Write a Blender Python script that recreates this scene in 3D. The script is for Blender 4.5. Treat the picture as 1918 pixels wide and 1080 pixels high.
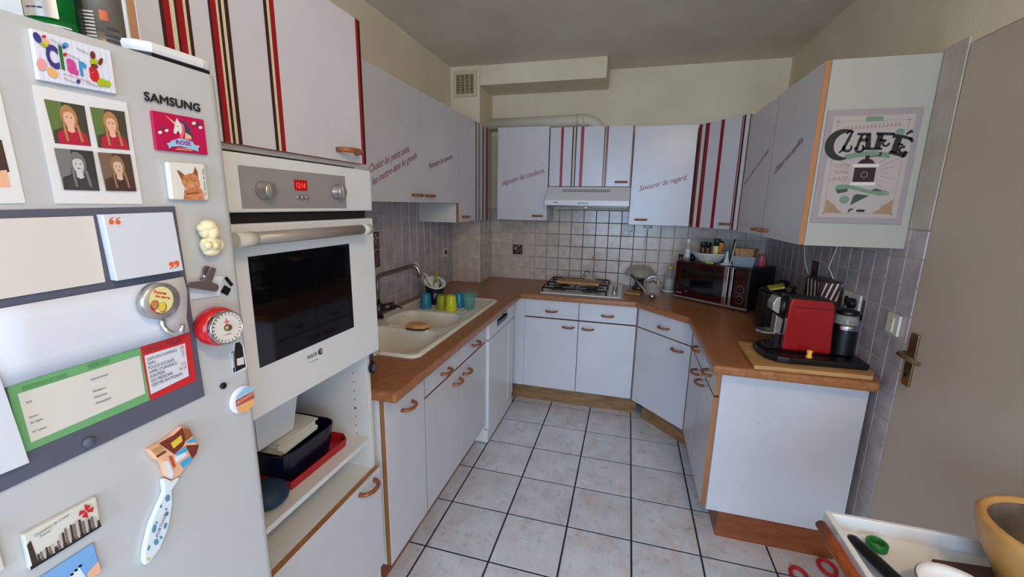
import bpy, bmesh, math, random
from mathutils import Vector, Matrix
random.seed(7)
for o in list(bpy.data.objects): bpy.data.objects.remove(o, do_unlink=True)
SC = bpy.context.scene
COL = SC.collection

# ------------------------------------------------------------------ camera
FPX = 775.55                      # focal length in pixels of the 1918 px wide frame
YAW, PITCH, ROLL = 0.268646, 0.199763, -0.0174904
CAM = Vector((-0.11463, -2.95285, 1.52289))
_f = Vector((-math.sin(YAW)*math.cos(PITCH), math.cos(YAW)*math.cos(PITCH), -math.sin(PITCH)))
_r = Vector((math.cos(YAW), math.sin(YAW), 0)); _d = _f.cross(_r)
R_ = math.cos(ROLL)*_r + math.sin(ROLL)*_d
D_ = -math.sin(ROLL)*_r + math.cos(ROLL)*_d
cd = bpy.data.cameras.new('camera'); cam = bpy.data.objects.new('camera', cd); COL.objects.link(cam)
cam.matrix_world = Matrix(((R_.x, -D_.x, -_f.x, CAM.x), (R_.y, -D_.y, -_f.y, CAM.y), (R_.z, -D_.z, -_f.z, CAM.z), (0, 0, 0, 1)))
cd.sensor_width = 36.0; cd.lens = FPX/1918*36.0; cd.clip_start = 0.02
SC.camera = cam

# ------------------------------------------------------------------ world, daylight, exposure
W = bpy.data.worlds.new('world'); SC.world = W; W.use_nodes = True
W.node_tree.nodes['Background'].inputs[0].default_value = (0.62, 0.74, 1.0, 1)
W.node_tree.nodes['Background'].inputs[1].default_value = 0.8
def area(name, loc, target, sx, sy, power, col, spread=180):
    l = bpy.data.lights.new(name, 'AREA'); l.shape = 'RECTANGLE'; l.size = sx; l.size_y = sy
    l.energy = power; l.color = col; l.spread = math.radians(spread)
    o = bpy.data.objects.new(name, l); COL.objects.link(o); o.location = loc
    o.rotation_euler = (Vector(target)-Vector(loc)).to_track_quat('-Z', 'Y').to_euler()
    return o
# daylight entering by the glazed opening far behind the photographer, and the two warm bulbs of the ceiling lamp behind him
area('daylight_window', (-0.30, -6.12, 1.45), (-0.30, -4.0, 0.30), 1.9, 1.9, 102, (0.48, 0.69, 1.0), 140)
area('daylight_side_window', (0.86, -4.35, 1.30), (-0.60, -3.9, 0.45), 1.7, 1.7, 39, (0.48, 0.69, 1.0), 140)
def bulb(name, loc, power, col, r):
    l = bpy.data.lights.new(name, 'POINT'); l.energy = power; l.color = col; l.shadow_soft_size = r
    o = bpy.data.objects.new(name, l); COL.objects.link(o); o.location = loc
for i, dx in enumerate((-.06, .06)): bulb('ceiling_bulb', (0.50+dx, -3.15+dx, 2.40), 13.5, (1.0, 0.80, 0.58), .05)
SC.view_settings.view_transform = 'Standard'; SC.view_settings.look = 'None'
SC.view_settings.exposure = -0.12; SC.view_settings.gamma = 1.0
try: SC.view_settings.use_curve_mapping = False
except Exception: pass

# ------------------------------------------------------------------ helpers
def ray(x, y):
    u, v = (x-959)/FPX, (y-540)/FPX
    return R_*u + D_*v + _f
def at(x, y, X=None, Y=None, Z=None):
    d = ray(x, y)
    t = (X-CAM.x)/d.x if X is not None else (Y-CAM.y)/d.y if Y is not None else (Z-CAM.z)/d.z
    return CAM + d*t
def lin(c):
    return tuple((v/12.92 if v <= 0.04045 else ((v+0.055)/1.055)**2.4) for v in c)
def rgb(r, g, b): return lin((r/255, g/255, b/255)) + (1.0,)
MATS = {}
def mat(name, col, rough=0.5, metal=0.0, var=None, vscale=8.0, bump=0.0, bscale=60.0, spec=0.5, trans=0.0, ior=1.45, emit=None, estr=0.0, alpha=1.0, detail=4.0, stretch=None, coat=0.0, rnd=0.0, vlo=0.35, vhi=0.65):
    m = bpy.data.materials.new(name); m.use_nodes = True; nt = m.node_tree; b = nt.nodes['Principled BSDF']
    b.inputs['Base Color'].default_value = col; b.inputs['Roughness'].default_value = rough
    b.inputs['Metallic'].default_value = metal; b.inputs['Specular IOR Level'].default_value = spec
    b.inputs['IOR'].default_value = ior; b.inputs['Transmission Weight'].default_value = trans
    b.inputs['Alpha'].default_value = alpha; b.inputs['Coat Weight'].default_value = coat
    if emit: b.inputs['Emission Color'].default_value = emit; b.inputs['Emission Strength'].default_value = estr
    if var or bump:
        g = nt.nodes.new('ShaderNodeNewGeometry'); mp = nt.nodes.new('ShaderNodeMapping')
        nt.links.new(g.outputs['Position'], mp.inputs['Vector'])
        if stretch: mp.inputs['Scale'].default_value = stretch
    if var:
        n = nt.nodes.new('ShaderNodeTexNoise'); n.inputs['Scale'].default_value = vscale; n.inputs['Detail'].default_value = detail
        nt.links.new(mp.outputs[0], n.inputs['Vector'])
        r = nt.nodes.new('ShaderNodeValToRGB'); nt.links.new(n.outputs['Fac'], r.inputs[0])
        r.color_ramp.elements[0].position = vlo; r.color_ramp.elements[0].color = var
        r.color_ramp.elements[1].position = vhi; r.color_ramp.elements[1].color = col
        src = r.outputs[0]
        if rnd:
            oi = nt.nodes.new('ShaderNodeObjectInfo'); mr = nt.nodes.new('ShaderNodeMapRange')
            mr.inputs[3].default_value = 1-rnd; mr.inputs[4].default_value = 1+rnd
            nt.links.new(oi.outputs['Random'], mr.inputs[0])
            hs = nt.nodes.new('ShaderNodeHueSaturation'); nt.links.new(mr.outputs[0], hs.inputs['Value'])
            nt.links.new(src, hs.inputs['Color']); src = hs.outputs[0]
        nt.links.new(src, b.inputs['Base Color'])
    if bump:
        n2 = nt.nodes.new('ShaderNodeTexNoise'); n2.inputs['Scale'].default_value = bscale; n2.inputs['Detail'].default_value = 3
        nt.links.new(mp.outputs[0], n2.inputs['Vector'])
        bp = nt.nodes.new('ShaderNodeBump'); bp.inputs['Strength'].default_value = bump; bp.inputs['Distance'].default_value = 0.004
        nt.links.new(n2.outputs['Fac'], bp.inputs['Height']); nt.links.new(bp.outputs[0], b.inputs['Normal'])
    MATS[name] = m
    return m

class MB:
    """collects geometry for one mesh"""
    def __init__(s): s.v = []; s.f = []; s.m = []; s.sm = []
    def add(s, vs, fs, mi=0, smooth=False):
        b = len(s.v); s.v += [Vector(v) for v in vs]
        for f in fs: s.f.append([b+i for i in f]); s.m.append(mi); s.sm.append(smooth)
        return s
    def box(s, x0, x1, y0, y1, z0, z1, mi=0, M=None):
        vs = [Vector((x, y, z)) for z in (z0, z1) for y in (y0, y1) for x in (x0, x1)]
        if M: vs = [M @ v for v in vs]
        return s.add(vs, [(0, 2, 3, 1), (4, 5, 7, 6), (0, 1, 5, 4), (2, 6, 7, 3), (0, 4, 6, 2), (1, 3, 7, 5)], mi)
    def door(s, x0, x1, y0, y1, z0, z1, front=0, edge=1):
        vs = [Vector((x, y, z)) for z in (z0, z1) for y in (y0, y1) for x in (x0, x1)]
        s.add(vs, [(0, 1, 5, 4), (2, 6, 7, 3)], front)
        return s.add(vs, [(0, 2, 3, 1), (4, 5, 7, 6), (0, 4, 6, 2), (1, 3, 7, 5)], edge)
    def prism(s, pts, ext, mi=0, side=None, smooth=False):
        n = len(pts); pts = [Vector(p) for p in pts]; e = Vector(ext)
        s.add(pts + [p+e for p in pts], [list(range(n))[::-1], list(range(n, 2*n))], mi)
        return s.add(pts + [p+e for p in pts], [(i, (i+1) % n, n+(i+1) % n, n+i) for i in range(n)], mi if side is None else side, smooth)
    def poly(s, pts, mi=0): return s.add(pts, [list(range(len(pts)))], mi)
    def tube(s, path, r, seg=10, mi=0, closed=False, caps=True, sy=1.0):
        P = [Vector(p) for p in path]; n = len(P)
        rr = r if isinstance(r, (list, tuple)) else [r]*n
        rings = []; up = None
        for i in range(n):
            a = P[(i-1) % n] if closed or i > 0 else P[i]
            c = P[(i+1) % n] if closed or i < n-1 else P[i]
            t = (c-a).normalized()
            if up is None:
                up = Vector((0, 0, 1)) if abs(t.z) < 0.9 else Vector((1, 0, 0))
            sd = t.cross(up)
            if sd.length < 1e-6: sd = t.cross(Vector((0, 1, 0.3)))
            sd.normalize(); up = sd.cross(t).normalized()
            rings.append([P[i] + sd*math.cos(2*math.pi*k/seg)*rr[i] + up*math.sin(2*math.pi*k/seg)*rr[i]*sy for k in range(seg)])
        vs = [v for g in rings for v in g]; fs = []
        for i in range(n if closed else n-1):
            j = (i+1) % n
            for k in range(seg): fs.append((i*seg+k, i*seg+(k+1) % seg, j*seg+(k+1) % seg, j*seg+k))
        s.add(vs, fs, mi, True)
        if caps and not closed:
            s.add(rings[0], [list(range(seg))[::-1]], mi); s.add(rings[-1], [list(range(seg))], mi)
        return s
    def lathe(s, prof, c=(0, 0, 0), seg=24, mi=0, M=None, smooth=True, sx=1.0, sy=1.0, bot=True, top=True):
        c = Vector(c); vs = []; n = len(prof)
        for r, z in prof:
            for k in range(seg):
                a = 2*math.pi*k/seg; v = Vector((r*math.cos(a)*sx, r*math.sin(a)*sy, z))
                vs.append((M @ v if M else v) + c)
        fs = []
        for i in range(n-1):
            for k in range(seg): fs.append((i*seg+k, i*seg+(k+1) % seg, (i+1)*seg+(k+1) % seg, (i+1)*seg+k))
        s.add(vs, fs, mi, smooth)
        if bot and prof[0][0] > 1e-5: s.add(vs[:seg], [list(range(seg))[::-1]], mi)
        if top and prof[-1][0] > 1e-5: s.add(vs[-seg:], [list(range(seg))], mi)
        return s
    def ball(s, c, rx, ry=None, rz=None, seg=16, rings=10, mi=0, M=None):
        ry = rx if ry is None else ry; rz = rx if rz is None else rz; c = Vector(c); vs = []; fs = []
        for i in range(rings+1):
            th = math.pi*i/rings
            for k in range(seg):
                a = 2*math.pi*k/seg
                v = Vector((rx*math.sin(th)*math.cos(a), ry*math.sin(th)*math.sin(a), rz*math.cos(th)))
                vs.append((M @ v if M else v)+c)
        for i in range(rings):
            for k in range(seg): fs.append((i*seg+k, (i+1)*seg+k, (i+1)*seg+(k+1) % seg, i*seg+(k+1) % seg))
        return s.add(vs, fs, mi, True)
    def mesh(s, name, mats, off=None):
        me = bpy.data.meshes.new(name)
        vs = [(v-off) if off else v for v in s.v]
        me.from_pydata([tuple(v) for v in vs], [], s.f)
        for m in (mats if isinstance(mats, (list, tuple)) else [mats]): me.materials.append(MATS[m] if isinstance(m, str) else m)
        me.polygons.foreach_set('material_index', s.m); me.polygons.foreach_set('use_smooth', s.sm)
        me.update(); bm = bmesh.new(); bm.from_mesh(me)
        bmesh.ops.remove_doubles(bm, verts=bm.verts, dist=1e-6)
        bmesh.ops.recalc_face_normals(bm, faces=bm.faces); bm.to_mesh(me); bm.free()
        return me
    def build(s, name, mats, parent=None, bevel=0.0, seg=2, sub=0, norecalc=False):
        """one mesh object; world coordinates unless the parent is a 'local' thing"""
        loc = parent is not None and LOCAL.get(parent.name, False)
        if loc: off = Vector((0, 0, 0))
        else:
            xs = [v.x for v in s.v]; ys = [v.y for v in s.v]; zs = [v.z for v in s.v]
            off = Vector(((min(xs)+max(xs))/2, (min(ys)+max(ys))/2, min(zs)))
        o = bpy.data.objects.new(name, s.mesh(name, mats, off)); COL.objects.link(o)
        o.location = off; MW[o.name] = Matrix.Translation(off); LOCAL[o.name] = loc
        if parent:
            o.parent = parent
            if not loc: o.matrix_parent_inverse = MW[parent.name].inverted()
        if bevel:
            b = o.modifiers.new('bevel', 'BEVEL'); b.width = bevel; b.segments = seg; b.limit_method = 'ANGLE'; b.angle_limit = math.radians(40)
            b.harden_normals = False
        if sub:
            b = o.modifiers.new('sub', 'SUBSURF'); b.levels = sub; b.render_levels = sub
        return o
MW = {}; LOCAL = {}
def tag(o, label=None, cat=None, group=None, kind=None):
    if label: o['label'] = label
    if cat: o['category'] = cat
    if group: o['group'] = group
    if kind: o['kind'] = kind
    return o
def thing(name, label, cat, loc=(0, 0, 0), rz=0.0, group=None, local=False, kind=None, rot=None):
    o = bpy.data.objects.new(name, None); COL.objects.link(o); o.empty_display_size = 0.05
    o.location = loc; o.rotation_euler = rot if rot else (0, 0, rz)
    from mathutils import Euler
    MW[o.name] = Matrix.Translation(Vector(loc)) @ Euler(rot if rot else (0, 0, rz)).to_matrix().to_4x4(); LOCAL[o.name] = local
    return tag(o, label, cat, group, kind)
def inst(name, me, parent, loc=(0, 0, 0), rz=0.0, scale=None):
    """an object that shares mesh data, placed in its parent's frame ('local' parents) or in the world"""
    o = bpy.data.objects.new(name, me); COL.objects.link(o); o.location = loc; o.rotation_euler = (0, 0, rz)
    if scale: o.scale = scale
    if parent:
        o.parent = parent
        if not LOCAL.get(parent.name, False): o.matrix_parent_inverse = MW[parent.name].inverted()
    return o
def copy_tree(o, parent=None):
    c = o.copy(); COL.objects.link(c); c.parent = parent
    if parent: c.matrix_parent_inverse = o.matrix_parent_inverse.copy()
    MW[c.name] = MW.get(o.name, Matrix()); LOCAL[c.name] = LOCAL.get(o.name, False)
    for ch in list(o.children): copy_tree(ch, c)
    return c
_TXT = {}
def text2d(s, shear=0.0, bold=0.0):
    """triangulated outline of a line of writing: verts normalised to width 1 in x, faces"""
    k = (s, shear, bold)
    if k not in _TXT:
        cu = bpy.data.curves.new('t', 'FONT'); cu.body = s; cu.shear = shear; cu.offset = bold; cu.resolution_u = 3
        ob = bpy.data.objects.new('t', cu); COL.objects.link(ob)
        dg = bpy.context.evaluated_depsgraph_get(); me = bpy.data.meshes.new_from_object(ob.evaluated_get(dg))
        vs = [v.co.copy() for v in me.vertices]; fs = [list(p.vertices) for p in me.polygons]
        bpy.data.objects.remove(ob); bpy.data.curves.remove(cu); bpy.data.meshes.remove(me)
        x0 = min(v.x for v in vs); x1 = max(v.x for v in vs)
        _TXT[k] = ([((v.x-x0)/(x1-x0), v.y) for v in vs], fs, x1-x0)
    return _TXT[k]
def put_text(mb, s, a, b, up, mi=0, shear=0.0, bold=0.0, b_up=None):
    """write s from a to b (baseline); up = vector of one capital height"""
    vs, fs, w = text2d(s, shear, bold); a = Vector(a); b = Vector(b); up = Vector(up); bu = Vector(b_up) if b_up is not None else up
    mb.add([a + (b-a)*x + (up*(1-x)+bu*x)*(y/0.69) for x, y in vs], fs, mi)
    return mb
def circ(c, u, v, n=24, a0=0.0, a1=2*math.pi):
    c = Vector(c); u = Vector(u); v = Vector(v)
    full = abs(a1-a0-2*math.pi) < 1e-6
    return [c + u*math.cos(a0+(a1-a0)*i/(n if full else n-1)) + v*math.sin(a0+(a1-a0)*i/(n if full else n-1)) for i in range(n)]
def arc(cx, cy, r, a0, a1, n=10, ry=None):
    ry = r if ry is None else ry
    return [(cx+r*math.cos(math.radians(a0+(a1-a0)*i/(n-1))), cy+ry*math.sin(math.radians(a0+(a1-a0)*i/(n-1)))) for i in range(n)]
def rrect(x0, x1, y0, y1, r, n=5):
    return arc(x1-r, y1-r, r, 0, 90, n)+arc(x0+r, y1-r, r, 90, 180, n)+arc(x0+r, y0+r, r, 180, 270, n)+arc(x1-r, y0+r, r, 270, 360, n)

# ------------------------------------------------------------------ materials
mat('white_paint', rgb(226, 222, 212), 0.6)
mat('wall_paint', rgb(236, 223, 196), 0.85, var=rgb(226, 212, 182), vscale=3, bump=0.25, bscale=140)
mat('ceiling_paint', rgb(232, 219, 202), 0.95, var=rgb(220, 205, 186), vscale=2.5, bump=0.8, bscale=170)
mat('wall_tile', rgb(214, 198, 182), 0.22, var=rgb(194, 177, 160), vscale=16, rnd=0.05, bump=0.06, bscale=40)
mat('wall_tile_lilac', rgb(192, 182, 184), 0.22, var=rgb(174, 164, 166), vscale=16, rnd=0.05, bump=0.06, bscale=40)
mat('grout_light', rgb(206, 196, 184), 0.9)
mat('grout_dark', rgb(92, 78, 66), 0.9, var=rgb(58, 46, 38), vscale=7)
mat('floor_tile', rgb(226, 227, 231), 0.24, var=rgb(210, 207, 208), vscale=7.5, detail=7, rnd=0.035, bump=0.04, bscale=30, vlo=0.32, vhi=0.66)
def floor_mat():
    m = MATS['floor_tile']; nt = m.node_tree; b = nt.nodes['Principled BSDF']; src = b.inputs['Base Color'].links[0].from_socket
    g = nt.nodes.new('ShaderNodeNewGeometry'); oi = nt.nodes.new('ShaderNodeObjectInfo')
    ad = nt.nodes.new('ShaderNodeVectorMath'); ad.operation = 'ADD'; nt.links.new(g.outputs['Position'], ad.inputs[0]); nt.links.new(oi.outputs['Random'], ad.inputs[1])
    for sc_, col_, lo, hi, st in ((9, rgb(210, 188, 176), .52, .70, (1.5, .7, 1)), (22, rgb(158, 160, 172), .56, .72, (1, 1, 1)), (70, rgb(178, 172, 172), .60, .75, (1, 1, 1))):
        mp = nt.nodes.new('ShaderNodeMapping'); mp.inputs['Scale'].default_value = st; mp.inputs['Rotation'].default_value = (0, 0, .6); nt.links.new(ad.outputs[0], mp.inputs[0])
        n = nt.nodes.new('ShaderNodeTexNoise'); n.inputs['Scale'].default_value = sc_; n.inputs['Detail'].default_value = 6; n.inputs['Roughness'].default_value = .62; nt.links.new(mp.outputs[0], n.inputs['Vector'])
        r = nt.nodes.new('ShaderNodeMapRange'); r.inputs[1].default_value = lo; r.inputs[2].default_value = hi; r.inputs[4].default_value = .62; nt.links.new(n.outputs['Fac'], r.inputs[0])
        mx = nt.nodes.new('ShaderNodeMix'); mx.data_type = 'RGBA'; nt.links.new(r.outputs[0], mx.inputs[0]); nt.links.new(src, mx.inputs[6]); mx.inputs[7].default_value = col_; src = mx.outputs[2]
    nt.links.new(src, b.inputs['Base Color'])
floor_mat()
mat('floor_grout', rgb(48, 47, 50), 0.9)
mat('laminate', rgb(214, 212, 214), 0.26, var=rgb(208, 206, 209), vscale=3, bump=0.03, bscale=200, spec=0.5)
mat('laminate_matte', rgb(226, 224, 218), 0.45)
mat('panel_cream', rgb(214, 212, 198), 0.4)
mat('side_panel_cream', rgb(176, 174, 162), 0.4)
mat('gap_shade_brown', rgb(58, 40, 32), 0.8)  # shade in the door gaps, put into the colour
mat('coffee_red', rgb(150, 10, 16), 0.25, coat=0.4)
mat('edge_wood', rgb(182, 124, 74), 0.45, var=rgb(162, 104, 58), vscale=14, stretch=(1, 1, 0.08))
mat('handle_wood', rgb(168, 96, 46), 0.28, var=rgb(142, 74, 32), vscale=40, coat=0.4)
mat('worktop', rgb(174, 114, 70), 0.30, var=rgb(152, 95, 55), vscale=55, detail=6, bump=0.05, bscale=90)
mat('plinth_wood', rgb(160, 120, 78), 0.5, var=rgb(132, 94, 58), vscale=10, stretch=(1, 1, 5))
mat('plinth_red', rgb(150, 84, 46), 0.5, var=rgb(130, 68, 36), vscale=10, stretch=(1, 1, 5))
mat('red_stripe', rgb(156, 18, 26), 0.3)
mat('brown_stripe', rgb(62, 32, 28), 0.3)
mat('cream_stripe', rgb(216, 206, 172), 0.35)
mat('ink_red', rgb(150, 58, 56), 0.5)
mat('ink_faint', rgb(150, 92, 92), 0.5)
mat('gap_dark', rgb(26, 20, 18), 0.8)
mat('black_plastic', rgb(16, 16, 18), 0.35)
mat('black_gloss', rgb(8, 8, 9), 0.08, coat=0.6)
mat('black_iron', rgb(18, 18, 18), 0.5)
mat('oven_glass', rgb(9, 9, 11), 0.05, spec=0.7)
mat('appliance_white', rgb(226, 226, 224), 0.3)
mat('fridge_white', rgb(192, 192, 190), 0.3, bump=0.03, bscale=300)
mat('silver', rgb(178, 172, 166), 0.32, metal=0.75)
mat('chrome', rgb(200, 200, 200), 0.12, metal=1.0)
mat('steel', rgb(165, 160, 156), 0.3, metal=1.0)
mat('dark_steel', rgb(84, 80, 78), 0.35, metal=0.9)
mat('brushed_panel', rgb(172, 168, 166), 0.4, metal=0.35)
mat('sink_cream', rgb(236, 229, 212), 0.3, bump=0.03, bscale=300)
mat('hob_white', rgb(220, 218, 212), 0.25)
mat('pvc_white', rgb(222, 214, 192), 0.4)
mat('vent_beige', rgb(214, 200, 160), 0.5)
mat('vent_dark', rgb(58, 34, 20), 0.8)
mat('red_plastic', rgb(190, 22, 26), 0.25, coat=0.5)
mat('microwave_red', rgb(52, 3, 8), 0.12, coat=0.3)
mat('red_glow', rgb(255, 60, 44), 0.3, emit=(1.0, 0.10, 0.06, 1), estr=1.4)
mat('red_screen', rgb(110, 8, 10), 0.3, emit=(1.0, 0.01, 0.01, 1), estr=0.28)
mat('yellow_wood', rgb(255, 190, 60), 0.4)  # yellow wood of the little peg
mat('cup_blue', rgb(38, 132, 156), 0.3)
mat('cup_olive', rgb(160, 156, 24), 0.3)
mat('cup_lime', rgb(204, 204, 36), 0.3)
mat('glass_teal', rgb(84, 178, 160), 0.05, alpha=0.34)
mat('glass', rgb(206, 202, 188), 0.03, alpha=0.15, spec=0.9)
mat('glass_frost', rgb(196, 190, 174), 0.12, alpha=0.26, spec=0.7)
mat('light_wood', rgb(198, 146, 84), 0.5, var=rgb(172, 118, 62), vscale=9, stretch=(1, 9, 9))
mat('board_wood', rgb(206, 160, 104), 0.55, var=rgb(184, 134, 80), vscale=7, stretch=(1, 8, 8))
mat('beech', rgb(212, 158, 96), 0.5)
mat('stick_wood', rgb(166, 86, 30), 0.4, var=rgb(138, 64, 20), vscale=30, stretch=(6, 1, 6))
mat('wicker', rgb(206, 160, 104), 0.7, var=rgb(176, 120, 70), vscale=60)
mat('plate_gray', rgb(180, 168, 162), 0.35)
mat('plate_frame', rgb(158, 148, 148), 0.35)
mat('ink_black', rgb(26, 22, 22), 0.5)
mat('ink_tan', rgb(160, 128, 100), 0.6)
mat('ink_taupe', rgb(160, 146, 140), 0.6)
mat('ink_green', rgb(112, 140, 116), 0.6)
mat('ink_dkgreen', rgb(58, 78, 62), 0.6)
mat('ink_maroon', rgb(48, 20, 22), 0.6)
mat('navy', rgb(12, 14, 34), 0.25)
mat('paper', rgb(212, 214, 220), 0.7)
mat('paper_ivory', rgb(214, 207, 196), 0.75)
mat('handle_satin', rgb(158, 150, 140), 0.38, metal=0.3)
mat('slate_gray', rgb(88, 90, 104), 0.5)
mat('label_green', rgb(108, 166, 108), 0.6)
mat('label_green_dk', rgb(66, 124, 70), 0.6)
mat('label_red', rgb(200, 34, 40), 0.6)
mat('ink_orange', rgb(232, 96, 36), 0.6)
mat('ink_text', rgb(60, 60, 66), 0.7)
mat('ink_crimson', rgb(206, 60, 64), 0.7)
# ================================================================== the room
XL, XR, YB, YP, XP, ZC, YR = -1.525, 0.90, 0.58, 0.265, -1.285, 2.555, -6.20
def struct(name, mb, mats, parent=None, bevel=0.0):
    o = mb.build(name, mats, parent, bevel)
    if parent is None: o['kind'] = 'structure'
    return o
floor = struct('floor', MB().box(XL-.1, XR+.1, YR-.1, YB+.1, -0.06, -0.0016), 'floor_grout')
struct('ceiling', MB().box(XL-.1, XR+.1, YR-.1, YB+.1, ZC, ZC+.08), 'ceiling_paint')
wall_left = struct('wall_left', MB().box(XL-.1, XL, YR-.1, YB+.1, -.003, ZC), 'wall_paint')
wall_back = struct('wall_back', MB().box(XL, XR, YB, YB+.1, -.003, ZC), 'wall_paint')
DY0, DY1, DZ = -1.965, -1.165, 2.055         # door opening in the right-hand wall
wall_right = struct('wall_right', MB().box(XR, XR+.1, DY1, YB, -.003, ZC).box(XR, XR+.1, -3.45, DY0, -.003, ZC).box(XR, XR+.1, YR, -5.25, -.003, ZC).box(XR, XR+.1, -5.25, -3.45, -.003, .42).box(XR, XR+.1, -5.25, -3.45, 2.18, ZC).box(XR, XR+.1, DY0, DY1, DZ, ZC).box(XR+.07, XR+.1, DY0, DY1, -.003, DZ), 'wall_paint')
WX0, WX1, WZ0, WZ1 = -1.30, 0.70, 0.35, 2.38  # glazed opening behind the photographer
struct('wall_rear', MB().box(XL, WX0, YR-.1, YR, -.003, ZC).box(WX1, XR, YR-.1, YR, -.003, ZC).box(WX0, WX1, YR-.1, YR, -.003, WZ0).box(WX0, WX1, YR-.1, YR, WZ1, ZC), 'wall_paint')
wf = MB()
for x in (WX0, (WX0+WX1)/2-.03, WX1-.06): wf.box(x, x+.06, YR-.07, YR-.01, WZ0, WZ1)
for z in (WZ0, WZ1-.06): wf.box(WX0, WX1, YR-.07, YR-.01, z, z+.06)
struct('window_1', wf, 'white_paint')
wf = MB()
for y in (-5.25, -4.38, -3.51): wf.box(XR+.02, XR+.08, y, y+.06, .42, 2.18)
for z in (.42, 2.12): wf.box(XR+.02, XR+.08, -5.25, -3.45, z, z+.06)
struct('window_2', wf, 'white_paint')
wall_pillar = struct('wall_pillar', MB().box(XL, XP, YP, YB, -.003, ZC), 'wall_paint')
struct('wall_soffit', MB().box(XP, -0.335, YP, YB, 2.412, ZC), 'wall_paint', bevel=0.006)

# ---- floor tiles: 30 cm squares, each its own piece
def tile_mesh(name, w, h, t, c, m):
    """a tile lying in x/z with its face towards -y, chamfered"""
    a, b = w/2, h/2
    mb = MB().add([(-a, 0, -b), (a, 0, -b), (a, 0, b), (-a, 0, b), (-a+c, -t, -b+c), (a-c, -t, -b+c), (a-c, -t, b-c), (-a+c, -t, b-c)],
                  [(4, 5, 6, 7), (0, 1, 5, 4), (1, 2, 6, 5), (2, 3, 7, 6), (3, 0, 4, 7)])
    return mb.mesh(name, m)
ft = MB().add([(-.1463, -.1463, -.006), (.1463, -.1463, -.006), (.1463, .1463, -.006), (-.1463, .1463, -.006), (-.1455, -.1455, 0), (.1455, -.1455, 0), (.1455, .1455, 0), (-.1455, .1455, 0)],
              [(4, 5, 6, 7), (0, 1, 5, 4), (1, 2, 6, 5), (2, 3, 7, 6), (3, 0, 4, 7)]).mesh('tile', 'floor_tile')
for i in range(-4, 3):
    for j in range(0, 13):
        x0, x1, y1 = i*.3, i*.3+.3, .3-j*.3; y0 = y1-.3; x1 = min(x1, XR)
        if y0 > -1.0 and x0 > 0.45: continue
        if x1 < -.88 and (y1 < -1.7): continue
        inst('tile', ft, floor, ((x0+x1)/2, (y0+y1)/2, 0), rz=0, scale=((x1-x0)/.3, 1, 1))

# ---- wall tiles, about 10 cm
TM = {k: tile_mesh('tile', .1, .1, .004, .0022, k) for k in ('wall_tile', 'wall_tile_lilac')}
def tile_wall(parent, us, zs, place, rz, m, keep=lambda u, z: True, g=.004):
    for i in range(len(us)-1):
        for j in range(len(zs)-1):
            u, z = (us[i]+us[i+1])/2, (zs[j]+zs[j+1])/2
            if us[i+1]-us[i] < .012 or not keep(u, z): continue
            inst('tile', TM[m], parent, place(u, z), rz, ((us[i+1]-us[i]-g)/.1, 1, (zs[j+1]-zs[j]-g)/.1))
P = .1023
zb = [.875 + P*k for k in range(7)]
ub = [XP] + [-.680+P*k for k in range(-5, 16)] + [XR]
g_ = mat('grout_back', rgb(204, 192, 178), 0.9, var=rgb(190, 176, 160), vscale=7)
nt = g_.node_tree; gx = nt.nodes.new('ShaderNodeNewGeometry'); sp = nt.nodes.new('ShaderNodeSeparateXYZ'); nt.links.new(gx.outputs['Position'], sp.inputs[0])
rp = nt.nodes.new('ShaderNodeValToRGB'); mr = nt.nodes.new('ShaderNodeMapRange'); mr.inputs[1].default_value = -1.05; mr.inputs[2].default_value = .45
nt.links.new(sp.outputs[0], mr.inputs[0]); nt.links.new(mr.outputs[0], rp.inputs[0])   # soot-stained joints round the cooker
for p_, v_ in ((.0, 0), (.28, .75), (.45, 1), (.62, 1), (.80, .35), (1.0, 0)):
    e_ = rp.color_ramp.elements.new(p_) if p_ not in (0.0, 1.0) else rp.color_ramp.elements[0 if p_ == 0 else -1]
    e_.color = (v_, v_, v_, 1)
mx = nt.nodes.new('ShaderNodeMix'); mx.data_type = 'RGBA'; nt.links.new(rp.outputs[0], mx.inputs[0])
bs = nt.nodes['Principled BSDF']; src = bs.inputs['Base Color'].links[0].from_socket
nt.links.new(src, mx.inputs[6]); mx.inputs[7].default_value = rgb(74, 60, 50); nt.links.new(mx.outputs[2], bs.inputs['Base Color'])
MB().box(XP, XR, YB-.0012, YB, .86, 1.49).build('grout_bed', 'grout_back', wall_back)
tile_wall(wall_back, ub, zb, lambda u, z: (u, YB-.0008, z), 0, 'wall_tile', lambda u, z: z < 1.40 or -.80 < u < -.05)
zl = [.84 + .1035*k for k in range(8)]
ul = [-1.82] + [YP-P*k for k in range(20, -1, -1)]
MB().box(XL, XL+.0012, -1.82, YP, .86, 1.56).build('grout_bed', 'grout_light', wall_left)
tile_wall(wall_left, ul, zl, lambda u, z: (XL+.0008, u, z), math.pi/2, 'wall_tile_lilac', lambda u, z: z < 1.46 or u < -.3)
MB().box(XL, XP+.0012, YP-.0012, YP, .86, 1.49).box(XP, XP+.0012, YP, YB, .86, 1.49).build('grout_bed', 'grout_light', wall_pillar)
tile_wall(wall_pillar, [XL, XP-.2046, XP-.1023, XP], zb, lambda u, z: (u, YP-.0008, z), 0, 'wall_tile', lambda u, z: z < 1.45)
tile_wall(wall_pillar, [YP, YP+.1023, YP+.2046, YB], zb, lambda u, z: (XP+.0008, u, z), math.pi/2, 'wall_tile', lambda u, z: z < 1.45)
zr = [.005] + [.941-.1035*k for k in range(8, -1, -1)] + [1.0445, 1.148, 1.2515, 1.355, 1.4585]
ur = [DY1] + [-1.07+.1*k for k in range(0, 17)] + [YB]
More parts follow.
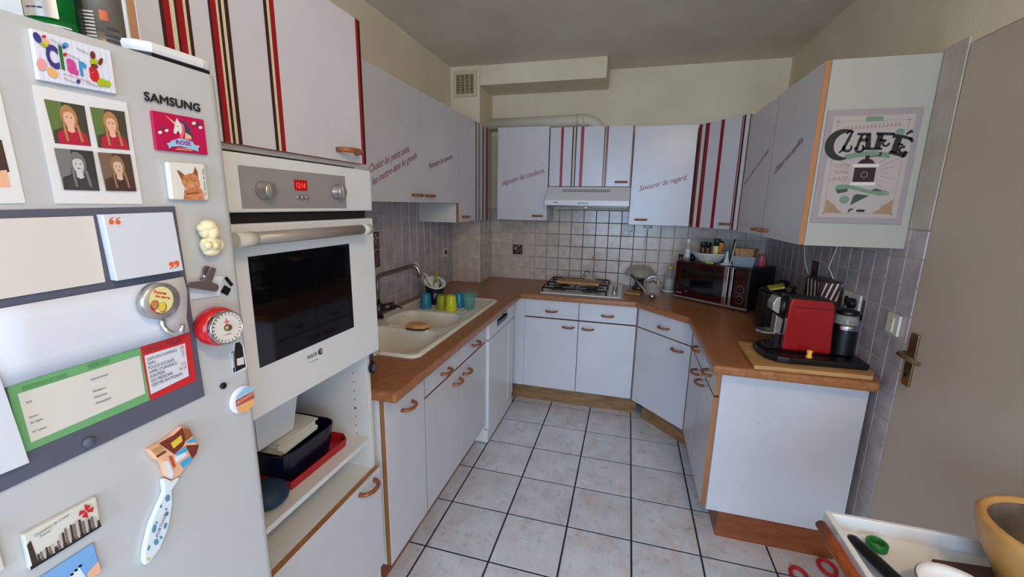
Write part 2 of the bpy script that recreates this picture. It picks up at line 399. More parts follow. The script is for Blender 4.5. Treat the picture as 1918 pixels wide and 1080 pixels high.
MB().box(XR-.0012, XR, DY1, YB, 0, 1.4585).build('grout_bed', 'grout_light', wall_right)
tile_wall(wall_right, ur, zr, lambda u, z: (XR-.0008, u, z), -math.pi/2, 'wall_tile_lilac', lambda u, z: (z > .85 and (z < 1.38 or u < -.9)) or u < -1.0)

# ---- decorated tiles set among the plain ones (flat print on thin tile faces)
def decor(parent, c, u, v, n, seed, mats, cnt=26, s=.047, name='decorated_tile'):
    """a tile face with a mottled printed motif; c centre, u/v half axes, n outward"""
    rnd = random.Random(seed); mb = MB(); c = Vector(c); u = Vector(u); v = Vector(v); n = Vector(n)
    mb.prism([c-u-v, c+u-v, c+u+v, c-u+v], n*.0012, 0)
    for k in range(cnt):
        a, b = rnd.uniform(-.8, .8), rnd.uniform(-.8, .8); r = rnd.uniform(.06, .2)
        mb.poly(circ(c+u*a+v*b+n*(.0014+k*.00002), u*r, v*r*rnd.uniform(.5, 1.4), 7), rnd.randint(1, len(mats)-1))
    return mb.build(name, mats, parent)
mat('decor_dark', rgb(64, 52, 46), 0.3); mat('decor_mid', rgb(120, 106, 96), 0.3); mat('decor_pale', rgb(190, 178, 166), 0.3)
mat('decor_blue', rgb(120, 140, 170), 0.3); mat('decor_plum', rgb(84, 62, 72), 0.3); mat('decor_purple', rgb(120, 98, 118), 0.3)
decor(wall_back, at(969.5, 467, Y=YB-.006), (.043, 0, 0), (0, 0, .042), (0, -1, 0), 1, ['decor_dark', 'decor_mid', 'decor_pale', 'decor_dark'])
decor(wall_back, (-.680+P*5.5, YB-.0055, .875+P*4.5), (.046, 0, 0), (0, 0, .046), (0, -1, 0), 2, ['decor_pale', 'decor_mid', 'decor_pale', 'wall_tile'])
decor(wall_right, (XR-.0055, -.82, 1.096), (0, -.044, 0), (0, 0, .046), (-1, 0, 0), 3, ['decor_dark', 'decor_mid', 'decor_dark', 'decor_plum'])
decor(wall_right, (XR-.0055, -.32, 1.20), (0, -.044, 0), (0, 0, .046), (-1, 0, 0), 4, ['decor_dark', 'decor_mid', 'decor_dark'])
# painted picture of four tiles above the sink: pale sky, houses, dark path
for k, (zc, ms) in enumerate(((1.41, ['wall_tile_lilac', 'decor_blue', 'decor_pale', 'decor_blue']), (1.305, ['decor_plum', 'decor_pale', 'decor_mid', 'decor_blue']), (1.20, ['decor_plum', 'decor_purple', 'decor_dark', 'decor_purple']))):
    for yc in (-.86, -.963):
        decor(wall_left, (XL+.0055, yc, zc), (0, .049, 0), (0, 0, .05), (1, 0, 0), 20+k*2+int(yc*100), ms, 22)

# ---- door in the right-hand wall
door = thing('door_1', 'beige flush door with a bronze lever handle in the right-hand wall', 'door', (XR+.03, (DY0+DY1)/2, 0), kind='structure')
mat('door_beige', rgb(196, 182, 164), 0.45, var=rgb(190, 175, 156), vscale=2)
mat('bronze', rgb(150, 128, 94), 0.3, metal=0.85)
MB().box(XR-.004, XR+.036, DY0+.003, DY1-.003, .008, DZ-.003).build('leaf', 'door_beige', door, bevel=.002)
hp = MB(); yh = -1.215
pl = rrect(yh-.021, yh+.021, .905, 1.10, .006)
hp.prism([(XR-.004, y, z) for y, z in pl], (-.007, 0, 0))
plate = hp.build('handle_plate', 'bronze', door, bevel=.0015)
hl = MB().tube([(XR-.008, yh, 1.025), (XR-.040, yh, 1.025), (XR-.048, yh-.008, 1.025), (XR-.050, yh-.03, 1.025), (XR-.048, yh-.11, 1.022)], [.009, .009, .0095, .0095, .008], 12)
hl.build('lever', 'bronze', plate)
MB().lathe([(.007, 0), (.007, .003), (.0, .003)], (0, 0, 0), 12, M=Matrix.Translation((XR-.0108, yh, .945)) @ Matrix.Rotation(-math.pi/2, 4, 'Y')).build('keyhole', 'black_plastic', plate)

mat('plaster_strip', rgb(196, 188, 176), 0.8, var=rgb(184, 174, 160), vscale=9, bump=.3, bscale=60)
struct('trim_1', MB().box(XR-.006, XR-.0005, DY1+.002, -1.05, 1.459, DZ+.02), 'plaster_strip', bevel=.003)
# ---- ventilation grille on the pillar
vg = thing('ventilation_grille', 'square beige ventilation grille high on the pillar in the left corner', 'vent', (-1.401, YP, 2.335))
VX0, VX1, VZ0, VZ1 = -1.495, -1.307, 2.335, 2.52
MB().box(VX0+.015, VX1-.015, YP-.006, YP-.001, VZ0+.015, VZ1-.015).build('backing', 'vent_dark', vg)
f = MB()
f.box(VX0, VX0+.022, YP-.016, YP-.0005, VZ0, VZ1).box(VX1-.022, VX1, YP-.016, YP-.0005, VZ0, VZ1).box(VX0+.022, VX1-.022, YP-.016, YP-.0005, VZ0, VZ0+.02).box(VX0+.022, VX1-.022, YP-.016, YP-.0005, VZ1-.026, VZ1)
f.build('frame', 'vent_beige', vg)
for k in range(12):
    z = VZ0+.026+k*.0116
    MB().box(VX0+.02, VX1-.02, YP-.013, YP-.007, z, z+.0042).build('slat', 'vent_beige', vg)
for k in range(1, 4):
    x = VX0+.022+(VX1-VX0-.044)*k/4
    MB().box(x-.002, x+.002, YP-.0145, YP-.007, VZ0+.02, VZ1-.024).build('bar', 'vent_beige', vg)
MB().ball(((VX0+VX1)/2, YP-.016, (VZ0+VZ1)/2), .006).build('knob', 'vent_beige', vg)

# ---- extractor duct along the top of the back wall
dp = [(XP+.001, .50, 2.168), (-.50, .50, 2.176)]
dp += [(-.50+.13*math.sin(a), .50, 2.176-.13+.13*math.cos(a)) for a in [math.radians(x) for x in range(10, 91, 10)]] + [(-.37, .50, 2.03)]
dk = thing('extractor_duct', 'fat beige plastic extractor duct running along the wall above the hood', 'duct', (-.8, .50, 2.12))
MB().tube(dp, .046, 20).build('pipe', 'pvc_white', dk)
MB().tube([(-.56, .50, 2.1755), (-.50, .50, 2.176)], .0485, 20).build('collar', 'pvc_white', dk)

# ---- sockets and switch
def plate_at(name, label, c, n, u, w, h, m, cat):
    """square wall plate; n outward normal, u horizontal"""
    c = Vector(c); n = Vector(n); u = Vector(u); v = Vector((0, 0, 1))
    t = thing(name, label, cat, tuple(c))
    MB().prism([c-u*w/2-v*h/2, c+u*w/2-v*h/2, c+u*w/2+v*h/2, c-u*w/2+v*h/2], n*.010).build('plate', m, t, bevel=.003)
    return t, c+n*.010, n, u, v
t, c, n, u, v = plate_at('light_switch', 'cream square light switch on the tiles beside the door', at(1676, 607, X=XR-.006), (-1, 0, 0), (0, -1, 0), .078, .08, 'panel_cream', 'switch')
MB().prism([c-u*.026-v*.03, c+u*.012-v*.03, c+u*.012+v*.026, c-u*.026+v*.026], n*.004, 0).build('rocker', 'pvc_white', t, bevel=.0015)
MB().prism([c-u*.005+v*.012+n*.0042, c+u*.006+v*.012+n*.0042, c+u*.006+v*.014+n*.0042, c-u*.005+v*.014+n*.0042], n*.0005).build('mark', 'ink_black', t)
t, c, n, u, v = plate_at('wall_socket', 'small cream wall socket on the tiles left of the pillar', at(833, 472, X=XL+.006), (1, 0, 0), (0, 1, 0), .062, .075, 'panel_cream', 'socket')
MB().prism(circ(c, u*.02, v*.02, 20), n*.0008).build('socket_well', 'gap_dark', t)
t, c, n, u, v = plate_at('wall_socket', 'double cream wall socket behind the red coffee machine', (XR-.006, -.765, 1.115), (-1, 0, 0), (0, -1, 0), .15, .085, 'panel_cream', 'socket')
MB().prism(circ(c+u*-.035, u*.022, v*.022, 20), n*.001).build('socket_well', 'gap_dark', t)
pg = thing('power_plug', 'round black power plug pushed into the double socket', 'plug', tuple(c+u*.035))
q = c+u*.035
MB().prism(circ(q, u*.024, v*.024, 20), n*.022).build('body', 'black_plastic', pg, bevel=.003)
MB().tube([q+n*.02, q+n*.04-v*.01, q+n*.046-v*.05, q+n*.03-v*.12, q+n*.03-v*.185], .0035, 8).build('cable', 'black_plastic', pg)
# ================================================================== fitted cabinets
def handle_mesh():
    mb = MB(); n = 13; path = []
    for i in range(n):
        a = math.pi*i/(n-1); path.append((.040*math.cos(a), -.034*math.sin(a)**.8 if 0 < i < n-1 else .002, 0))
    mb.tube(path, [.0085]+[.0078]*(n-2)+[.0085], 10, sy=.95)
    return mb.mesh('handle', 'handle_wood')
HANDLE = handle_mesh()
class Cab:
    """a fitted cabinet in its own frame: x along the front, front face at y=0 looking to -y, z up"""
    def __init__(s, name, label, cat, origin, rz, w, h, d, group=None, body='laminate_matte', z0=0.0, carcass=True, sidepanel=None):
        s.o = Vector(origin); s.rz = rz; s.w, s.h, s.d = w, h, d
        s.t = thing(name, label, cat, tuple(origin), rz, group, local=True)
        s.M = Matrix.Translation(s.o) @ Matrix.Rotation(rz, 4, 'Z'); s.Mi = s.M.inverted()
        if carcass:
            MB().box(0.0005, w-.0005, .0205, d, 0, h).build('body', body, s.t, bevel=.0008, seg=1); s.backing()
    def backing(s):
        MB().box(.002, s.w-.002, .0197, .0204, .001, s.h-.001).build('gap_shade', 'gap_shade_brown', s.t)  # dark sheet added behind the fronts so the gaps look shaded
    def px(s, x, y, dy=0.0):
        """the point of the front plane that the pixel shows, in cabinet coordinates"""
        d = ray(x, y); n = s.M.to_3x3() @ Vector((0, -1, 0)); p0 = s.M @ Vector((0, dy, 0))
        return s.Mi @ (CAM + d*((p0-CAM).dot(n)/d.dot(n)))
    def front(s, x0, x1, z0, z1, handle=None, kind='door', th=.02, m='laminate', hz=0):
        o = MB().door(x0+.0018, x1-.0018, 0, th-.0005, z0+.0015, z1-.0015).build(kind, [m, 'edge_wood'], s.t, bevel=.001, seg=1)
        if handle: inst('handle', HANDLE, o, (handle[0], 0, handle[1]))
        return o
    def stripes(s, dr, z0, z1, lst, row):
        for a, b, m in lst:
            xa, xb = s.px(a, row).x, s.px(b, row).x
            MB().box(max(xa, .001), min(xb, s.w-.001), -.0008, .0002, z0+.002, z1-.002).build('stripe', m, dr)
    def write(s, dr, lines, m='ink_red'):
        mb = MB()
        for txt, (ax, ay), (bx, by), capa in lines:
            a, b = s.px(ax, ay), s.px(bx, by); a.y = b.y = -.0008
            dirv = (b-a).normalized(); up = Vector((0, 0, 1))
            cap = abs(s.px(ax, ay).z - s.px(ax, ay-capa).z)
            put_text(mb, txt, a, b, up*cap, shear=.25, bold=.004)
        mb.build('lettering', m, dr)
RED, BRN, CRM = 'red_stripe', 'brown_stripe', 'cream_stripe'
L90, R90 = math.pi/2, -math.pi/2
GB, GW = 'white base cabinets with wooden handles', 'white wall cabinets with wooden handles'
ZD0, ZD1, ZS = .145, .838, .703          # door bottoms, drawer tops, drawer/door split

# ---- left-hand run (fronts look to +x)
XF = -.905
c = Cab('base_cabinet', 'narrow full-height white base cabinet at the near end of the sink run', 'cabinet', (XF, -1.765, ZD0), L90, .302, ZD1-ZD0, .60, GB)
c.front(0, .302, 0, c.h, (.155, .741-ZD0))
MB().box(.0, .302, .075, .09, -ZD0, -.001).build('plinth', 'plinth_red', c.t)
c = Cab('base_cabinet', 'wide white sink cabinet with two drawers and two doors under the sink', 'cabinet', (XF, -1.46, ZD0), L90, .80, .555, .60, GB); MB().box(.002, .798, .0197, .0204, .55, ZD1-ZD0-.002).build('gap_shade', 'gap_shade_brown', c.t)  # same painted gap shade behind the sink drawers
hz = ZS-ZD0; top = ZD1-ZD0
c.front(0, .40, hz, top, (.203, .745-ZD0), 'drawer'); c.front(.40, .80, hz, top, (.603, .752-ZD0), 'drawer')
c.front(0, .40, 0, hz-.006, (.335, .636-ZD0)); c.front(.40, .80, 0, hz-.006, (.465, .640-ZD0))
MB().box(.0, .80, .075, .09, -ZD0, -.001).build('plinth', 'plinth_wood', c.t)

# ---- dishwasher
dw = thing('dishwasher', 'white freestanding dishwasher under the worktop next to the corner', 'dishwasher', (-1.15, -.37, 0), 0)
DX, DA, DB = -.888, -.655, -.075
MB().box(-1.46, DX-.03, DA, DB, .075, .838).build('body', 'appliance_white', dw, bevel=.004)
MB().box(DX-.028, DX, DA, DB, .705, .838).build('control_panel', 'appliance_white', dw, bevel=.006)
dd = MB().box(DX-.028, DX, DA, DB, .105, .698).build('door', 'appliance_white', dw, bevel=.006)
MB().box(DX-.001, DX+.003, DB-.145, DB-.135, .12, .68).build('trim', 'appliance_white', dd, bevel=.001)
MB().box(-1.44, DX-.005, DA+.002, DB-.002, .012, .098).build('kick_plate', 'appliance_white', dw, bevel=.004)
dsp = MB().box(DX-.002, DX+.002, -.49, -.27, .745, .822).build('display', 'black_gloss', dw, bevel=.001)
MB().add([(DX+.0022, -.485, .748), (DX+.0022, -.28, .75), (DX+.012, -.28, .782), (DX+.010, -.485, .784)], [(0, 1, 2, 3)]).add([(DX+.0022, -.485, .748), (DX+.010, -.485, .784), (DX+.0022, -.485, .788)], [(0, 1, 2)]).add([(DX+.0022, -.28, .75), (DX+.0022, -.28, .786), (DX+.012, -.28, .782)], [(0, 1, 2)]).build('grip', 'slate_gray', dsp)
for y in (DA+.04, DB-.04): MB().lathe([(.018, 0), (.018, .012)], (DX-.06, y, 0), 14).build('foot', 'black_plastic', dw)

# ---- corner filler and back run
c = Cab('corner_filler', 'narrow white filler panel in the corner beside the dishwasher', 'panel', (-.91, -.006, ZD0), 0, .088, ZD1-ZD0, .03, carcass=False)
MB().box(0, .088, .0, .018, 0, c.h).build('panel', 'laminate', c.t, bevel=.001, seg=1)
MB().box(-.06, .088, .075, .09, -ZD0, -.001).build('plinth', 'plinth_wood', c.t)
c = Cab('base_cabinet', 'white base cabinet with two drawers and two doors under the hob', 'cabinet', (-.822, -.010, ZD0), 0, .81, ZD1-ZD0, .58, GB)
c.front(0, .405, hz, top, (.203, .757-ZD0), 'drawer'); c.front(.405, .81, hz, top, (.609, .757-ZD0), 'drawer')
c.front(0, .405, 0, hz-.006, (.332, .646-ZD0)); c.front(.405, .81, 0, hz-.006, (.475, .646-ZD0))
MB().box(.0, .858, .078, .093, -ZD0, -.001).build('plinth', 'plinth_wood', c.t)

# ---- diagonal corner cabinet
a = Vector((-.012, -.012)); b = Vector((.308, -.365)); L = (b-a).length; ang = math.atan2(b.y-a.y, b.x-a.x)
c = Cab('corner_base_cabinet', 'diagonal white corner base cabinet with one drawer and one door', 'cabinet', (a.x, a.y, ZD0), ang, L, ZD1-ZD0, .3, GB, carcass=False)
loc2 = lambda x, y: c.Mi @ Vector((x, y, ZD0))
pts = [loc2(-.010, .02), loc2(.315, -.345), loc2(.86, -.345), loc2(.86, .55), loc2(-.010, .55)]
pts = [Vector((p.x, p.y if i > 1 else .0205, 0)) for i, p in enumerate(pts)]
MB().prism(pts, (0, 0, c.h)).build('body', 'laminate_matte', c.t)
c.front(.012, L-.006, hz, top, (L*.52, .757-ZD0), 'drawer'); c.front(.012, L-.006, 0, hz-.006, (L-.105, .646-ZD0))
MB().box(-.006, .010, .004, .022, 0, c.h).build('filler', 'silver', c.t)
MB().box(.040, L+.045, .078, .093, -ZD0, -.001).build('plinth', 'plinth_wood', c.t)

# ---- right-hand run (fronts look to -x)
XF2 = .305
c = Cab('base_cabinet', 'white base cabinet with two drawers on the right, under the coffee machine end', 'cabinet', (XF2, -.372, ZD0), R90, .682, ZD1-ZD0, .56, GB)
c.front(0, .352, hz, top, (.20, .757-ZD0), 'drawer'); c.front(.352, .682, hz, top, (.545, .757-ZD0), 'drawer')
c.front(0, .352, 0, hz-.006, (.262, .646-ZD0)); c.front(.352, .682, 0, hz-.006, (.405, .646-ZD0))
MB().box(.682, .700, .0205, .56, 0, c.h).build('end_panel', 'laminate', c.t, bevel=.0008, seg=1)
for qx, qy in ((1420, 793), (1438.7, 790), (1384.4, 824), (1388.9, 910), (1407.6, 922)):      # chipped spots on the end panel
    v = c.Mi @ at(qx, qy, Y=-.372-.700); MB().prism(circ((.7002, v.y, v.z), (0, .0022, 0), (0, 0, .0018), 8), (.0003, 0, 0)).build('chip', 'slate_gray', c.t)
MB().box(.0, .664, .078, .093, -ZD0, -.001).build('plinth', 'plinth_wood', c.t)
MB().box(.664, .68, .078, .56, -ZD0, -.001).build('end_plinth', 'plinth_red', c.t)

# ---- wall cabinets, left
XW = -1.22
c = Cab('wall_cabinet', 'raised white double wall cabinet over the sink with red lettering', 'cabinet', (XW, -1.405, 1.524), L90, 1.086, 2.103-1.524, .30, GW)
m = .574
d1 = c.front(0, m, 0, c.h, (m-.072, .040)); d2 = c.front(m, 1.086, 0, c.h, (m+.075, .040))
c.write(d1, [('Choisir les petits plats,', (691.4, 324), (767, 283), 15), ('les mettre dans les grands,', (697.5, 347.5), (781.5, 294.5), 15)])
c.write(d2, [('Pimenter les saveurs,', (802.5, 317), (848, 296.5), 11.5)])
c = Cab('wall_cabinet', 'narrow lower-hung striped wall cabinet in the left corner by the pillar', 'cabinet', (XW, -.319, 1.397), L90, .578, 2.105-1.397, .30, GW)
d1 = c.front(0, .578, 0, c.h, (.10, .038))
c.stripes(d1, 0, c.h, [(890.8, 892.6, BRN), (895.4, 899.0, 'ink_taupe'), (903.8, 905.6, BRN), (909.6, 911.2, RED), (913.6, 915.6, BRN)], 320)

# ---- wall cabinets, back
YW = .27
c = Cab('wall_cabinet', 'white wall cabinet lettered in red left of the extractor hood', 'cabinet', (-1.138, YW, 1.403), 0, .408, 2.104-1.403, .308, GW)
d1 = c.front(0, .408, 0, c.h, (.332, .037))
c.write(d1, [('déguster les couleurs,', (940.4, 347.4), (1020, 323), 10)])
c = Cab('wall_cabinet', 'short striped wall cabinet directly above the extractor hood', 'cabinet', (-.728, YW, 1.664), 0, .608, 2.092-1.664, .308, GW)
d1 = c.front(0, .608, 0, c.h, (.54, .034))
HOODCAB = (c, d1)
c = Cab('wall_cabinet', 'white wall cabinet lettered in red right of the extractor hood', 'cabinet', (-.116, YW, 1.391), 0, .418, 2.084-1.391, .308, GW)
d1 = c.front(0, .418, 0, c.h, (.085, .040))
c.write(d1, [('Savourer du regard,', (1197, 357.8), (1286.7, 335.8), 10)])
mat('russet_stripe', rgb(130, 52, 40), 0.3)
c, d1 = HOODCAB
c.stripes(d1, 0, c.h, [(1028, 1030, BRN), (1049.8, 1054.6, RED), (1070.8, 1073.6, BRN), (1073.8, 1076.4, CRM), (1076.6, 1079.2, BRN), (1086.6, 1092.4, RED), (1130.2, 1132.4, BRN), (1132.6, 1133.8, CRM), (1134, 1138, 'russet_stripe'), (1180.8, 1182.4, CRM), (1182.6, 1188, 'russet_stripe')], 290)

# ---- diagonal wall cabinet
a = Vector((.305, YW)); b = Vector((.543, -.046)); L = (b-a).length; ang = math.atan2(b.y-a.y, b.x-a.x)
c = Cab('corner_wall_cabinet', 'diagonal white corner wall cabinet with dark red stripes', 'cabinet', (a.x, a.y, 1.388), ang, L, 2.080-1.388, .3, GW, carcass=False)
pts = [c.Mi @ Vector((x, y, 1.388)) for x, y in ((.306, .291), (.564, -.046), (.899, -.046), (.899, .579), (.306, .579))]
pts[0] = Vector((.012, .0205, 0)); pts[1] = Vector((L-.006, .0205, 0))
MB().prism([Vector((p.x, p.y, 0)) for p in pts], (0, 0, c.h)).build('body', 'laminate_matte', c.t)
d1 = c.front(.0, L-.002, 0, c.h, (L-.085, .037))
c.stripes(d1, 0, c.h, [(1304, 1306.5, BRN), (1306.5, 1309.5, RED), (1309.7, 1312, CRM), (1315.6, 1318, BRN), (1318, 1323, RED), (1343.6, 1348.4, RED), (1348.5, 1349.5, BRN), (1381.5, 1383.4, RED), (1384.6, 1388, BRN)], 302)

# ---- wall cabinets, right
XW2 = .545
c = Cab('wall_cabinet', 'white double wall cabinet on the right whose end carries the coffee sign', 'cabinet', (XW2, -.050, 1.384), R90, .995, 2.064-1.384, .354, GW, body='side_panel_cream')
m = .50
d1 = c.front(0, m, 0, c.h, (m-.055, .035)); d2 = c.front(m, .995, 0, c.h, (m+.06, .035))
c.write(d1, [('Laisser mijoter de bonheur', (1394, 347), (1441, 282), 7)], 'ink_faint')
c.write(d2, [('Éblouir ses papilles,', (1451, 327), (1504.5, 264), 12)], 'ink_faint')

# ---- tall unit: upper striped door, oven housing, open niche, lower door
TY0, TY1, TXF, TXC = -2.402, -1.805, -.905, -.925
tu = Cab('tall_cabinet', 'tall white oven cabinet with red and brown stripes beside the fridge', 'cabinet', (TXF, TY0, 0), L90, TY1-TY0, 2.04, .60, carcass=False)
w = tu.w
for x0 in (0, w-.018): MB().box(x0, x0+.018, .0205, .60, .10, 2.038).build('side_panel', 'laminate_matte', tu.t, bevel=.0008, seg=1)
MB().box(.018, w-.018, .585, .60, .10, 2.038).build('back_panel', 'laminate_matte', tu.t)
for z in (2.02, 1.625): MB().box(.018, w-.018, .0205, .585, z, z+.017).build('board', 'laminate_matte', tu.t)
MB().box(.018, w-.018, .0225, .585, .59, .607).build('base_board', 'laminate_matte', tu.t)
MB().box(.018, w-.018, .0225, .585, 1.022, 1.038).build('oven_board', 'panel_cream', tu.t)
MB().box(.018, w-.018, .0215, .585, .708, .724).build('shelf', 'laminate_matte', tu.t, bevel=.001, seg=1)
for k in range(12):
    r_ = .004 if k == 5 else .0022
    MB().prism(circ((w-.0178, .075, .665+k*.032), (0, r_, 0), (0, 0, r_), 8), (-.0006, 0, 0)).build('peg_hole', 'gap_dark', tu.t)
d1 = tu.front(0, w, 1.634, 2.037, None)
hp_ = tu.px(661, 283, -.02); inst('handle', HANDLE, d1, (hp_.x, 0, hp_.z))
tu.stripes(d1, 1.634, 2.037, [(306.7, 313.3, BRN), (313.3, 325, RED), (325.4, 333.6, CRM), (334, 338.3, BRN), (338.3, 350, RED), (350, 355, CRM), (355, 361.7, BRN), (396.7, 400.8, BRN), (400.8, 410.8, RED), (410.8, 415, CRM), (415, 420.4, BRN), (420.6, 426, CRM), (426.2, 433.5, BRN)], 75)
tu.stripes(d1, 1.634, 2.037, [(499, 504.6, BRN), (504.8, 509.4, CRM), (509.6, 518, RED), (666.6, 672, RED), (672.2, 674, CRM), (674.4, 677, BRN)], 78)
d2 = tu.front(0, w, .205, .607, None)
hp_ = tu.px(697, 914, -.02); inst('handle', HANDLE, d2, (min(hp_.x, w-.05), 0, hp_.z))
MB().box(.0, w, .02, .035, .0, .10).build('plinth', 'plinth_red', tu.t)

# ---- oven
ov = thing('oven', 'white built-in oven with dark glass door in the tall cabinet', 'oven', (TXC-.2, (TY0+TY1)/2, 1.04), 0)
OX, OY0, OY1 = -.885, TY0+.003, TY1-.001
MB().box(-1.40, TXC-.001, TY0+.03, TY1-.03, 1.045, 1.615).build('body', 'black_iron', ov)
cp = MB().box(TXC, OX, OY0, OY1, 1.497, 1.617).build('control_panel', 'appliance_white', ov, bevel=.004)
MB().box(TXC, OX-.014, OY0+.02, OY1-.02, 1.474, 1.497).build('vent_gap', 'gap_dark', ov)
od = MB().box(TXC, OX, OY0, OY1, 1.042, 1.474).build('door', 'appliance_white', ov, bevel=.004)
def fx(x, y, X=OX): return at(x, y, X=X)
pa, pb = fx(665, 392), fx(665, 336)   # right end of the grey control strip
y0 = fx(447, 312).y; y1 = fx(645, 340).y; zt = fx(645, 327).z; zb_ = fx(645, 388).z
MB().box(OX-.001, OX+.0006, -2.264, -1.930, 1.505, 1.592).build('control_strip', 'brushed_panel', cp)
for kx, ky in ((491, 356), (628, 359)):
    k = fx(kx, ky); Mx = Matrix.Translation((OX, k.y, k.z)) @ Matrix.Rotation(math.pi/2, 4, 'Y')
    kb = MB().lathe([(.019, 0), (.019, .006), (.016, .008), (.0155, .024), (.013, .027), (0, .027)], (0, 0, 0), 24, M=Mx)
    kb.box(-.0145, .0145, -.004, .004, .026, .031, M=Mx)
    kb.build('knob', 'silver', cp)
    tk = MB()
    for a in range(-120, 121, 30):
        tk.poly(circ((OX+.0008, k.y+.026*math.sin(math.radians(a)), k.z+.026*math.cos(math.radians(a))), (0, .0009, 0), (0, 0, .0009), 6))
    tk.build('dial_marks', 'ink_text', cp)
k = fx(563, 347)
ds = MB().box(OX-.001, OX+.001, k.y-.021, k.y+.021, k.z-.013, k.z+.013).build('display', 'red_screen', cp)
mb = MB(); put_text(mb, '12:14', (OX+.0013, k.y-.014, k.z-.006), (OX+.0013, k.y+.014, k.z-.006), (0, 0, .012)); mb.build('digits', 'red_glow', ds)
for i in (-1, 0, 1):
    MB().lathe([(.0065, 0), (.0065, .004), (.005, .0055), (0, .0055)], (0, 0, 0), 14, M=Matrix.Translation((OX, k.y+.001+i*.0145, k.z-.028)) @ Matrix.Rotation(math.pi/2, 4, 'Y')).build('button', 'silver', cp)
k = fx(497, 462); k2 = fx(654, 455)
gy0, gy1 = fx(462, 478).y+.004, fx(656, 458).y; 
MB().box(OX-.001, OX+.0012, -2.264, -1.931, 1.156, 1.405).build('window', 'oven_glass', od)
hz_ = 1.446
hya, hyb = at(456, 440, X=OX+.042).y-.02, at(691, 425, X=OX+.042).y
hb = MB().tube([(OX+.042, hya+.04, hz_), (OX+.042, hyb-.03, hz_)], .0135, 16).build('handle_bar', 'handle_satin', od)
for ya, yb in ((hya, hya+.045), (hyb-.035, hyb)):
    MB().tube([(OX+.042, ya, hz_), (OX+.042, yb, hz_)], .0150, 16).box(OX-.001, OX+.04, (ya+yb)/2-.012, (ya+yb)/2+.012, hz_-.010, hz_+.010).build('handle_bracket', 'panel_cream', od)
k = fx(577, 670); k2 = fx(594, 662)
mb = MB(); put_text(mb, 'FAGOR', (OX+.0008, k.y-.003, k.z-.003), (OX+.0008, k2.y, k.z-.003), (0, 0, .0088), bold=.02)
put_text(mb, 'Innovation', (OX+.0008, k.y+.004, k.z-.016), (OX+.0008, k2.y, k.z-.016), (0, 0, .004))
mb.poly(circ((OX+.0008, k2.y+.012, k.z+.002), (0, .009, 0), (0, 0, .009), 20))
mb.build('brand', 'ink_text', od)
mb = MB()
for dz in (.0035, -.002): mb.add([(OX+.0011, k2.y+.009+.002*(dz < 0), k.z+.002+dz-.0008), (OX+.0011, k2.y+.020, k.z+.002+dz-.0008), (OX+.0011, k2.y+.020, k.z+.002+dz+.0012), (OX+.0011, k2.y+.009+.002*(dz < 0), k.z+.002+dz+.0012)], [(0, 1, 2, 3)])
mb.build('emblem_bars', 'appliance_white', od)

# ---- worktop, one continuous U with a cut-out for the sink
ZT = .88; TH = .040
SX0, SX1, SY0, SY1 = -1.455, -.930, -1.475, -.325          # sink outline
outer = [(-.845, -1.79), (-.845, -.045), (-.030, -.045), (.268, -.372), (.268, -1.155), (.852, -1.155), (.880, -1.10), (.890, .577), (XP+.004, .577), (XP+.004, YP-.004), (XL+.004, YP-.004), (XL+.004, -1.79)]
hole = [(SX0+.03, SY0+.03), (SX1-.03, SY0+.03), (SX1-.03, SY1-.03), (SX0+.03, SY1-.03)]
def worktop():
    bm = bmesh.new()
    es = []
    for loop in (outer, hole):
        vs = [bm.verts.new((x, y, ZT)) for x, y in loop]
        es += [bm.edges.new((vs[i], vs[(i+1) % len(vs)])) for i in range(len(vs))]
    bmesh.ops.triangle_fill(bm, use_beauty=True, use_dissolve=True, edges=es)
    r = bmesh.ops.extrude_face_region(bm, geom=bm.faces[:])
    for v in [g for g in r['geom'] if isinstance(g, bmesh.types.BMVert)]: v.co.z -= TH
    bmesh.ops.recalc_face_normals(bm, faces=bm.faces)
    me = bpy.data.meshes.new('worktop'); bm.to_mesh(me); bm.free(); me.materials.append(MATS['worktop'])
    o = bpy.data.objects.new('worktop', me); COL.objects.link(o)
    b = o.modifiers.new('bevel', 'BEVEL'); b.width = .011; b.segments = 3; b.limit_method = 'ANGLE'; b.angle_limit = math.radians(50)
    return o
tag(worktop(), 'brown wood-look worktop running round three sides of the kitchen', 'worktop')
